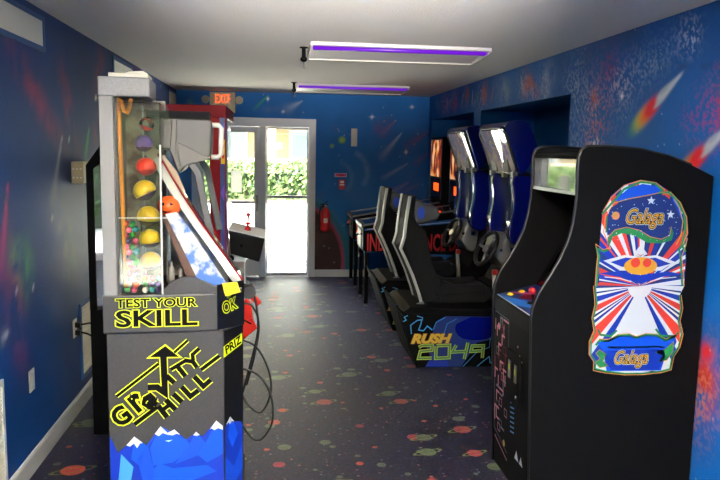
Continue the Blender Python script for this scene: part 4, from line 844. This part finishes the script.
# starry sky disc on top and bands
SA.poly(GAp([(98, 262), (92, 200), (112, 145), (180, 105), (260, 88), (345, 88), (395, 130), (415, 190), (410, 250), (385, 268), (330, 292), (270, 280), (210, 240), (150, 238)]), 'navy')
SA.poly(GAp([(120, 118), (190, 62), (250, 42), (318, 52), (330, 72), (270, 92), (190, 108)]), 'blue_mid').poly(GAp([(372, 84), (410, 132), (426, 190), (410, 180), (385, 120)]), 'blue_mid').up()
SA.line(GAp([(76, 172), (120, 122), (170, 66), (240, 34), (300, 38), (335, 66), (322, 78), (362, 76), (400, 110), (430, 170), (436, 235), (420, 300), (436, 330)]), .011, 'art_green').line(GAp([(80, 160), (118, 98), (172, 50), (240, 28), (306, 36), (345, 66)]), .0045, 'art_orange').line(GAp([(90, 178), (128, 124), (190, 106), (270, 90), (330, 76), (366, 84)]), .0045, 'art_orange')
SA.line(GAp([(368, 74), (412, 118), (440, 180), (445, 250), (425, 296), (440, 300)]), .0045, 'art_orange').line(GAp([(384, 104), (408, 140), (424, 200), (415, 262), (395, 300)]), .004, 'art_gold').line(GAp([(90, 180), (82, 250), (112, 320)]), .0045, 'art_orange').line(GAp([(98, 180), (92, 250)]), .007, 'art_green')
SA.poly(GAp([(98, 300), (100, 270), (130, 240), (180, 230), (230, 240), (280, 268), (330, 280), (368, 262), (374, 222), (384, 250), (376, 280), (330, 294), (270, 292), (215, 262), (160, 252), (122, 268), (104, 310)]), 'art_green').line(GAp([(98, 300), (100, 270), (130, 238), (180, 226), (235, 238), (282, 266), (330, 276), (366, 260), (374, 222)]), .0035, 'art_orange')
SA.line(GAp([(50, 480), (56, 400), (62, 350), (52, 318), (82, 330), (104, 322)]), .010, 'art_green').line(GAp([(44, 480), (50, 400), (56, 350), (48, 300), (80, 322), (108, 316)]), .004, 'art_orange').line(GAp([(424, 480), (418, 400), (414, 350), (408, 320), (436, 290)]), .010, 'art_green').line(GAp([(432, 480), (426, 400), (420, 350), (438, 300), (444, 270)]), .004, 'art_orange')
SA.disc(ga((134, 178)), .019, 'art_orange').up()
for p in ((286, 112), (370, 170)): SA.star(ga(p), .021, 'art_white')
SA.disc(ga((130, 173)), .009, 'art_gold')
for i in range(70):
    p = (ry.uniform(105, 405), ry.uniform(105, 285))
    if not (165 < p[0] < 345 and 140 < p[1] < 240): SA.disc(ga(p), ry.uniform(.0012, .0028), 'art_white', 6)
# generic golden saucer with red lamps in place of the game figure
SA.poly(GAp([(80, 370), (170, 345), (240, 352), (310, 345), (410, 380), (360, 392), (330, 412), (150, 412), (120, 392)]), 'art_white').up().poly(GAp([(110, 376), (175, 356), (240, 362), (305, 356), (372, 382), (320, 396), (160, 396)]), 'blue_deep')
SA.poly(GAp([(60, 425), (120, 415), (240, 432), (360, 415), (425, 428), (330, 440), (240, 470), (150, 440)]), 'blue_deep').up()
SA.disc(ga((240, 392)), .082, 'art_gold', 28, .042).up().disc(ga((218, 378)), .023, 'art_red').disc(ga((268, 378)), .021, 'art_red')
SA.poly(GAp([(210, 340), (240, 300), (270, 340), (250, 350), (228, 350)]), 'art_white').poly(GAp([(222, 338), (240, 345), (258, 338), (240, 352)]), 'art_red')
SA.line(GAp([(84, 440), (150, 446), (200, 460)]), .004, 'art_white').line(GAp([(396, 440), (330, 446), (280, 460)]), .004, 'art_white')
# lower banner
SA.poly(GAp([(50, 270), (95, 258), (140, 240), (190, 238), (220, 250), (260, 238), (310, 240), (350, 262), (390, 240), (400, 268), (384, 300), (350, 330), (330, 396), (90, 396), (75, 300)], True), 'blue_mid')
SA.line(GAp([(44, 280), (62, 258), (100, 262), (140, 240), (190, 236), (222, 250), (262, 236), (312, 240), (352, 262), (398, 238)], True), .012, 'art_green').line(GAp([(54, 210), (64, 234), (110, 240), (136, 215)], True), .010, 'art_green').line(GAp([(306, 210), (330, 240), (390, 244), (408, 225)], True), .010, 'art_green')
SA.line(GAp([(60, 252), (100, 255), (140, 233), (190, 230), (222, 243), (262, 230), (312, 233), (352, 255), (400, 232)], True), .0035, 'art_orange').line(GAp([(95, 290), (345, 290)], True), .008, 'art_gold').up()
SA.poly(GAp([(80, 304), (340, 300), (350, 330), (320, 392), (240, 392), (110, 392), (90, 360)], True), 'blue_deep').line(GAp([(44, 20), (50, 100), (34, 160), (42, 220), (24, 262), (22, 320), (42, 350), (40, 384), (84, 396), (170, 408), (250, 408), (330, 400), (370, 390), (380, 330), (408, 290), (420, 235), (406, 175), (418, 120), (410, 60)], True), .007, 'art_green')
SA.line(GAp([(36, 20), (42, 100), (28, 160), (36, 215), (16, 262), (14, 320), (34, 352), (32, 392), (84, 404), (170, 414), (250, 414), (334, 406), (376, 394), (388, 334), (414, 294), (428, 235), (414, 175), (426, 120), (418, 60)], True), .0035, 'art_orange')
for s_ in ([(60, 300), (90, 320), (74, 350), (96, 372), (60, 380), (40, 356), (62, 340), (44, 316)], [(306, 314), (350, 300), (386, 268), (384, 310), (356, 350), (322, 356), (340, 330)]): SA.poly(GAp(s_, True), 'art_green').line(GAp(s_, True), .0035, 'art_orange', True)
SA.up()
def lettering(x, y, w, h_, lo):
    p = ga((x, y), lo); k = .00114
    SA.text('Galaga', p[0], p[1], w * k, h_ * k, 'art_white', shear=.35, off=.05); SA.up(); SA.text('Galaga', p[0], p[1], w * k, h_ * k, 'art_black', shear=.35, off=.026); SA.up(); SA.text('Galaga', p[0], p[1], w * k, h_ * k, 'art_gold', shear=.35, off=-.012)
lettering(176, 232, 160, 82, False); SA.h -= .0006; lettering(122, 384, 148, 76, True)
SA.build('side_art', n0, label='arched Galaga side art with red, white and blue rays')

# ------------------------------------------------------------------ racing simulators
RY0, RY1 = 5.38, 6.10
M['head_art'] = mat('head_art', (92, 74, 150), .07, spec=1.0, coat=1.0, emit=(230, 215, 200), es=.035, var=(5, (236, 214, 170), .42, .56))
def racing():
    t = thing('racing_simulator', 'blue and black sit-down racing simulator with Rush 2049 side art, nearer of two', 'arcade machine', (1.5, 5.74, 0), 0, 'racing simulators')
    build('base', MB().prism([(.955, .505), (1.125, .0), (1.80, .0), (1.80, .43), (1.02, .45)], RY0, RY1), 'black', t, bevel=.004)
    build('platform', MB().prism([(1.0, .452), (1.06, .495), (1.70, .475), (1.78, .45), (1.78, .428), (1.02, .448)], RY0 - .005, RY1 + .005), 'black', t, bevel=.008)
    build('base_trim', MB().prism([(.948, .513), (.956, .517), (1.0, .428), (.992, .422)], RY0 - .004, RY0 + .012).prism([(.948, .513), (.956, .517), (1.0, .428), (.992, .422)], RY1 - .012, RY1 + .004), 'chrome', t)
    build('rear_panel', MB().prism([(.950, .50), (.956, .502), (1.122, .02), (1.115, .02)], RY0 + .04, RY1 - .04), 'black', t)
    A = Art(lambda u, v, h: (u, RY0 - h, v)); Q = lambda P: [(.00128286 * x + .00004595 * y + .93016, -.0000171 * x - .00128721 * y + .55784) for x, y in P]
    A.poly(Q([(45, 100), (130, 98), (400, 100), (620, 104), (640, 420), (150, 424), (62, 140)]), 'art_black').up()
    A.poly(Q([(250, 424), (200, 300), (240, 200), (270, 130), (320, 102), (480, 104), (620, 106), (625, 250), (520, 270), (420, 424)]), 'navy').up()
    A.poly(Q([(390, 150), (480, 108), (620, 108), (622, 225), (590, 244), (540, 254), (480, 254), (430, 245), (400, 225), (384, 200), (380, 175)]), 'blue_gloss').poly(Q([(190, 424), (240, 340), (330, 380), (340, 424)]), 'blue_deep').up()
    for P, w in (([(52, 138), (72, 128), (60, 110), (82, 100)], 6), ([(104, 215), (100, 160), (140, 130), (170, 125), (165, 150), (150, 190), (180, 195), (205, 165), (235, 190)], 7), ([(140, 102), (175, 112), (172, 130)], 5), ([(240, 190), (262, 140), (320, 110)], 4), ([(300, 240), (330, 150), (390, 120)], 3),
                 ([(520, 424), (560, 390), (600, 360), (606, 400), (640, 398), (645, 370), (625, 350), (640, 328)], 6), ([(430, 424), (520, 330), (600, 300), (606, 240)], 3)): A.line(Q(P), w * .00128, 'sky_blue')
    A.up()
    o = Q([(106, 274)])[0]; A.text('RUSH', o[0], o[1], .318, .072, 'art_brown', shear=.28, off=.09).up().text('RUSH', o[0], o[1], .318, .072, 'gold_letter', shear=.28, off=.045); A.h -= A.step
    digits = [([(150, 300), (170, 288), (235, 286), (232, 318), (160, 325), (148, 370), (232, 368)]), ([(262, 290), (345, 286), (342, 366), (256, 370), (260, 292)]), ([(388, 286), (362, 330), (445, 326)]), ([(462, 270), (438, 376)]), ([(555, 368), (562, 290), (490, 292), (482, 326), (550, 322)])]
    for P in digits: A.line(Q(P), .026, 'lime')
    A.up()
    for P in digits: A.line(Q(P), .013, 'art_green')
    A.up()
    for P in digits: A.line(Q(P), .004, 'olive')
    A.build('side_art', t, label='Rush 2049 lettering over blue lightning art')
    # seat
    s0, s1 = 5.52, 5.88
    s = build('backrest', MB().prism([(1.06, 1.32), (1.085, 1.32), (1.09, 1.20), (1.13, 1.14), (1.20, 1.08), (1.255, .84), (1.33, .66), (1.34, .52), (1.20, .50), (1.12, .74), (1.045, .92), (1.035, 1.05), (1.05, 1.20)], s0, s1), 'fabric_black', t, bevel=.02, seg=3)
    bk = [(1.05, 1.36), (1.035, 1.26), (1.022, 1.15), (1.012, 1.03), (.985, .94), (1.02, .87), (1.09, .72), (1.145, .57), (1.185, .44)]
    def strip(o_, t_): return [(x + o_, z) for x, z in bk] + [(x + o_ + t_, z) for x, z in reversed(bk)]
    build('back_cover', MB().prism(strip(.012, .05), s0 + .004, s1 - .004), 'black_matte', s)
    for a_, b_ in ((s0 - .012, s0 + .026), (s1 - .026, s1 + .012)): build('shell_edge', MB().prism(strip(0, .022), a_, b_), 'light_grey', s, bevel=.004, label='pale grey plastic edge of the seat shell')
    build('headrest', MB().prism([(1.095, 1.31), (1.13, 1.335), (1.19, 1.30), (1.30, 1.27), (1.315, 1.21), (1.30, 1.165), (1.17, 1.13), (1.11, 1.14)], s0 + .03, s1 - .03), 'vinyl', s, bevel=.025, seg=3)
    bo = Art(lambda u, v, h: (u, s0 + .0285 - h, v)); bo.disc((1.16, 1.225), .03, 'blue', 24, .05); bo.build('side_patch', s, label='dark blue oval patch')
    build('seat_cushion', MB().prism([(1.25, .50), (1.30, .60), (1.36, .60), (1.55, .575), (1.72, .62), (1.78, .60), (1.76, .52), (1.70, .49), (1.30, .49)], s0 + .01, s1 - .01), 'fabric_black', t, bevel=.02, seg=3)
    build('seat_bolster', MB().prism([(1.28, .60), (1.36, .68), (1.45, .64), (1.70, .65), (1.72, .58), (1.30, .55)], s0 - .01, s0 + .05), 'fabric_black', t, bevel=.012); build('seat_bolster', MB().prism([(1.28, .60), (1.36, .68), (1.45, .64), (1.70, .65), (1.72, .58), (1.30, .55)], s1 - .05, s1 + .01), 'fabric_black', t, bevel=.012)
    build('seat_hinge', MB().prism([(1.13, .49), (1.19, .515), (1.205, .475), (1.14, .46)], s0 - .02, s0 + .01), 'hood_light', t, bevel=.005)
    # cabinet
    build('cabinet', MB().prism([(1.80, 0), (2.045, 0), (2.045, 1.55), (1.985, 1.55), (1.985, 1.0), (1.95, .78), (1.86, .62), (1.80, .6)], RY0 + .03, RY1 - .03), 'black', t)
    ds = build('dashboard', MB().prism([(1.80, .86), (1.84, 1.0), (1.88, 1.045), (1.985, 1.03), (1.985, .84), (1.93, .74), (1.87, .76)], RY0 + .14, RY1 - .14), 'dash_silver', t, bevel=.02, seg=3)
    build('dash_bolt', MB().cyl((1.82, RY0 + .135, .93), (1.82, RY0 + .13, .93), .012).box((1.90, RY0 + .132, .91), (1.94, RY0 + .141, .95)).cyl((1.83, RY0 + .3, 1.0), (1.82, RY0 + .3, 1.02), .015), 'chrome', ds)
    w = Vector((1.765, RY0 + .36, .915)); ax = Vector((-.88, -.12, .46)).normalized(); e1 = ax.cross(Vector((0, 1, 0))).normalized(); e2 = ax.cross(e1)
    wr = build('steering_wheel', MB().tube([w + (e1 * math.cos(k * PI / 18) + e2 * math.sin(k * PI / 18)) * .148 for k in range(36)], .0175, 12, closed=True), 'rubber', t)
    sp = MB()
    for a_ in (0, 2 * PI / 3, 4 * PI / 3): d_ = e1 * math.cos(a_ + .5) + e2 * math.sin(a_ + .5); sp.cyl(w - ax * .012, w + d_ * .14, .012)
    build('spoke', sp.cyl(w - ax * .03, w + ax * .012, .035), 'steel', wr); build('column', MB().cyl(w - ax * .02, w - ax * .13, .03, .045), 'black', wr)
    build('shifter', MB().cyl((1.78, RY0 + .10, .50), (1.76, RY0 + .10, .74), .022, .016), 'ivory', t); build('start_button', MB().box((1.745, RY0 + .08, .735), (1.785, RY0 + .12, .775)), 'red_bright', t, bevel=.004, label='small red knob')
    def colm(y0, y1):
        P = [(1.865, 1.0), (1.85, 1.08), (1.855, 1.18), (1.875, 1.28), (1.872, 1.38), (1.852, 1.48), (1.862, 1.535), (1.985, 1.54), (2.03, 1.50), (2.03, 1.0), (1.95, .96)]
        return build('speaker_column', MB().prism(P, y0, y1, sm=True), 'blue_gloss', t, bevel=.016, seg=3)
    for y0, y1 in ((RY0 + .01, RY0 + .15), (RY1 - .19, RY1 - .03)):
        cl_ = colm(y0, y1); build('speaker', MB().cyl((1.868, (y0 + y1) / 2, 1.50), (1.862, (y0 + y1) / 2, 1.50), .03).box((1.852, y0 + .03, 1.14), (1.862, y1 - .03, 1.17)), 'chrome', cl_)
    build('monitor', MB().prism([(1.955, 1.02), (1.94, 1.5), (1.98, 1.5), (1.98, 1.02)], RY0 + .15, RY1 - .19), 'monitor', t)
    nk = MB().box((1.90, RY0 + .02, 1.52), (2.04, RY1 - .02, 1.56)); build('neck', nk, 'black', t)
    for i, y in enumerate((RY0 + .05, RY0 + .28, RY1 - .1)): build('bracket', MB().box((1.86, y, 1.515), (1.90, y + .05, 1.565)), 'steel', t)
    # head
    HDp = [(1.765, 1.925), (1.80, 1.955), (1.86, 1.968), (1.93, 1.962), (1.965, 1.94), (2.045, 1.75), (2.045, 1.70), (1.925, 1.545), (1.905, 1.545)]
    hd_ = build('head_shroud', MB().prism(HDp, RY0, RY1, sm=False), 'blue_gloss', t, bevel=.016, seg=3)
    n = 12; F0, F1 = Vector((1.768, 1.915)), Vector((1.906, 1.552)); nn = Vector((-(F1 - F0).y, (F1 - F0).x)).normalized(); nn = nn if nn.x < 0 else -nn
    vs = []; fs = []
    for i in range(n + 1):
        s_ = i / n; y = RY0 + .035 + (RY1 - RY0 - .07) * s_; b_ = .012 + .026 * (1 - (2 * s_ - 1) ** 2)
        for j in range(7):
            q_ = F0.lerp(F1, j / 6 * .94 + .03) + nn * b_; vs.append((q_.x, y, q_.y))
    fs = [(i * 7 + j, i * 7 + j + 1, (i + 1) * 7 + j + 1, (i + 1) * 7 + j) for i in range(n) for j in range(6)]
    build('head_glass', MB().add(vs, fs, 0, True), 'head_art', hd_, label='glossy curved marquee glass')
    fm = MB(); Pf = [Vector((F0.x + nn.x * .012, 0, F0.y + nn.y * .012)), Vector((F1.x + nn.x * .012, 0, F1.y + nn.y * .012))]
    ring = [(Pf[0].x, RY0 + .02, Pf[0].z), (Pf[0].x, RY1 - .02, Pf[0].z), (Pf[1].x, RY1 - .02, Pf[1].z), (Pf[1].x, RY0 + .02, Pf[1].z)]
    rr_ = []
    for i in range(4):
        a_, b_ = Vector(ring[i]), Vector(ring[(i + 1) % 4]); rr_ += [a_.lerp(b_, k / 8) for k in range(1, 8)]
    build('head_bezel', fm.tube(rr_, .010, 8, closed=True), 'dark_grey', hd_)
    for y in (RY0 + .12, RY0 + .42): build('lamp_reflector', MB().prism([(F1.x - .055, F1.y + .01), (F1.x - .075, F1.y + .12), (F1.x - .03, F1.y + .10), (F1.x - .02, F1.y + .01)], y, y + .14), 'grey_plastic', hd_, bevel=.006)
    return t
r1 = racing()
r2 = copy_tree(r1); r2.location.y += 1.17; r2['label'] = 'blue and black sit-down racing simulator, farther of two, beside the pinball tables'

# ------------------------------------------------------------------ pinball tables
bgm = M['backglass_art'] = mat('backglass_art', (20, 14, 14), .12, coat=.6); nt = bgm.node_tree; k = NB(nt); b = nt.nodes['Principled BSDF']
tc = nt.nodes.new('ShaderNodeTexCoord').outputs['Object']; rp_ = nt.nodes.new('ShaderNodeValToRGB')
for i, (p, c) in enumerate([(.36, (14, 8, 10)), (.47, (170, 52, 22)), (.54, (240, 150, 60)), (.62, (255, 226, 180))]):
    e = rp_.color_ramp.elements[i] if i < 2 else rp_.color_ramp.elements.new(p); e.position = p; e.color = lin(c)
nt.links.new(k.noise(k.v('MULTIPLY', tc, (1, 1, .55)), 7, 3), rp_.inputs['Fac']); nt.links.new(rp_.outputs['Color'], b.inputs['Base Color']); nt.links.new(rp_.outputs['Color'], b.inputs['Emission Color']); b.inputs['Emission Strength'].default_value = .18
PY0, PY1 = 7.62, 8.20
def pinball():
    t = thing('pinball_table', 'black pinball table with red INDEPENDENCE DAY side lettering, behind the farther racing seat', 'pinball machine', (1.6, 7.91, 0), 0, 'pinball tables')
    body = [(.955, .60), (.955, .905), (2.29, 1.13), (2.29, .50), (1.2, .50)]
    build('cabinet', MB().prism([(.955, .62), (.955, .895), (2.29, 1.115), (2.29, .48)], PY0, PY1), 'black', t, bevel=.004)
    build('side_rail', MB().prism([(.945, .892), (.955, .912), (2.05, 1.093), (2.05, 1.075)], PY0 - .004, PY0 + .02).prism([(.945, .892), (.955, .912), (2.05, 1.093), (2.05, 1.075)], PY1 - .02, PY1 + .004), 'steel', t)
    build('playfield_glass', MB().prism([(.98, .904), (2.04, 1.081), (2.04, 1.086), (.98, .909)], PY0 + .02, PY1 - .02), 'glass_dark', t)
    build('lockdown_bar', MB().box((.935, PY0, .87), (.985, PY1, .915)), 'dark_grey', t, bevel=.01)
    cd_ = build('coin_door', MB().box((.945, PY0 + .14, .64), (.956, PY1 - .14, .84)), 'charcoal', t, bevel=.003)
    build('plunger', MB().cyl((.955, PY0 + .07, .80), (.90, PY0 + .07, .80), .007).cyl((.905, PY0 + .07, .80), (.885, PY0 + .07, .80), .016), 'chrome', t); build('start_button', MB().cyl((.955, PY1 - .08, .78), (.945, PY1 - .08, .78), .014), 'lit_orange', t)
    A = Art(lambda u, v, h: (u, PY0 - h, v))
    A.poly([(.965, .62), (.965, .88), (2.05, 1.06), (2.05, .51)], 'art_black').up().poly([(.97, .845), (.97, .862), (2.04, .985), (2.04, .94), (1.6, .90)], 'blue_pin').poly([(.98, .60), (2.04, .575), (2.04, .51), (1.0, .615)], 'blue_pin').up()
    A.text('INDEPENDENCE DAY', 1.0, .62, 1.16, .19, 'pin_red', off=.01).line([(1.0, .86), (2.03, .955)], .006, 'art_white')
    A.build('side_art', t, label='red INDEPENDENCE DAY lettering with blue stripes')
    for x in (1.0, 2.2):
        for y in (PY0 + .02, PY1 - .04):
            l_ = build('leg', MB().prism([(x - .02, .03), (x + .02, .03), (x + .026, .66), (x - .026, .66)], y - .016, y + .02), 'black', t, bevel=.003); build('foot', MB().lathe([(.02, 0), (.02, .01), (.008, .012), (.008, .035)], (x, y, 0), 14), 'steel', l_)
    bb = build('backbox', MB().box((2.055, PY0 - .04, 1.09), (2.27, PY1 + .04, 1.90)), 'black', t, bevel=.006)
    build('backglass', MB().box((2.048, PY0 + .0, 1.40), (2.056, PY1 - .0, 1.86)), 'backglass_art', bb, label='lit orange and yellow backglass')
    build('display_panel', MB().box((2.046, PY0, 1.14), (2.056, PY1, 1.38)), 'black_gloss', bb); build('score_display', MB().box((2.043, PY0 + .1, 1.22), (2.047, PY0 + .36, 1.32)), 'lit_orange', bb, label='orange score display')
    build('glass_trim', MB().box((2.044, PY0 - .01, 1.86), (2.058, PY1 + .01, 1.875)).box((2.044, PY0 - .01, 1.12), (2.058, PY0, 1.875)).box((2.044, PY1, 1.12), (2.058, PY1 + .01, 1.875)), 'steel', bb)
    return t
p1 = pinball(); p2 = copy_tree(p1); p2.location.y += 1.06; p2['label'] = 'black pinball table standing against the back wall, farthest machine on the right'

# ------------------------------------------------------------------ light
W_ = bpy.data.worlds.new('World'); bpy.context.scene.world = W_; W_.use_nodes = True; nt = W_.node_tree
bg = nt.nodes['Background']; bg.inputs[0].default_value = (.80, .90, 1.0, 1); bg.inputs[1].default_value = 4.2
def sun(rot, e, col):
    l = bpy.data.lights.new('sun', 'SUN'); l.energy = e; l.angle = math.radians(.6); l.color = col; o = link(bpy.data.objects.new('sun', l)); o.rotation_euler = rot; return o
sun((math.radians(32), math.radians(-22), 0), 20, (1, .96, .88))
# fill spots added by the camera in place of a flashgun, lighting the ceiling
def fill_spot(n, e, size, loc, tilt, rad):
    l = bpy.data.lights.new(n, 'SPOT'); l.energy = e; l.spot_size = math.radians(size); l.spot_blend = 1; l.shadow_soft_size = rad; l.color = (1, .97, .93)
    o = link(bpy.data.objects.new(n, l)); o.location = loc; o.rotation_euler = (math.radians(90 + tilt), 0, math.radians(-4))
fill_spot('camera_fill_up', 1350, 112, (.1, .1, 1.7), 76, .08)
fill_spot('camera_fill_forward', 560, 42, (.1, .05, 1.8), 19, .08)  # second added spot, aimed forward to brighten the far ceiling and back wall

# ------------------------------------------------------------------ camera
yaw, pitch, roll = .1203, .1257, .0186
fw = Vector((math.sin(yaw) * math.cos(pitch), math.cos(yaw) * math.cos(pitch), -math.sin(pitch))); r0 = Vector((math.cos(yaw), -math.sin(yaw), 0)); u0 = r0.cross(fw)
r_ = r0 * math.cos(roll) + u0 * math.sin(roll); u_ = -r0 * math.sin(roll) + u0 * math.cos(roll)
cam = bpy.data.cameras.new('camera'); cam.sensor_width = 36; cam.lens = 708.26 / 720 * 36; cam.clip_start = .05; cam.clip_end = 300
co = link(bpy.data.objects.new('camera', cam)); co.matrix_world = Matrix(((r_.x, u_.x, -fw.x, 0), (r_.y, u_.y, -fw.y, 0), (r_.z, u_.z, -fw.z, 1.712), (0, 0, 0, 1)))
sc = bpy.context.scene; sc.camera = co
sc.view_settings.view_transform = 'Standard'; sc.view_settings.look = 'None'; sc.view_settings.gamma = 1; sc.view_settings.exposure = 2.3
sc.cycles.use_denoising = True; sc.cycles.max_bounces = 10; sc.cycles.diffuse_bounces = 5; sc.cycles.transparent_max_bounces = 24; sc.cycles.sample_clamp_indirect = 6; sc.cycles.caustics_reflective = False; sc.cycles.caustics_refractive = False
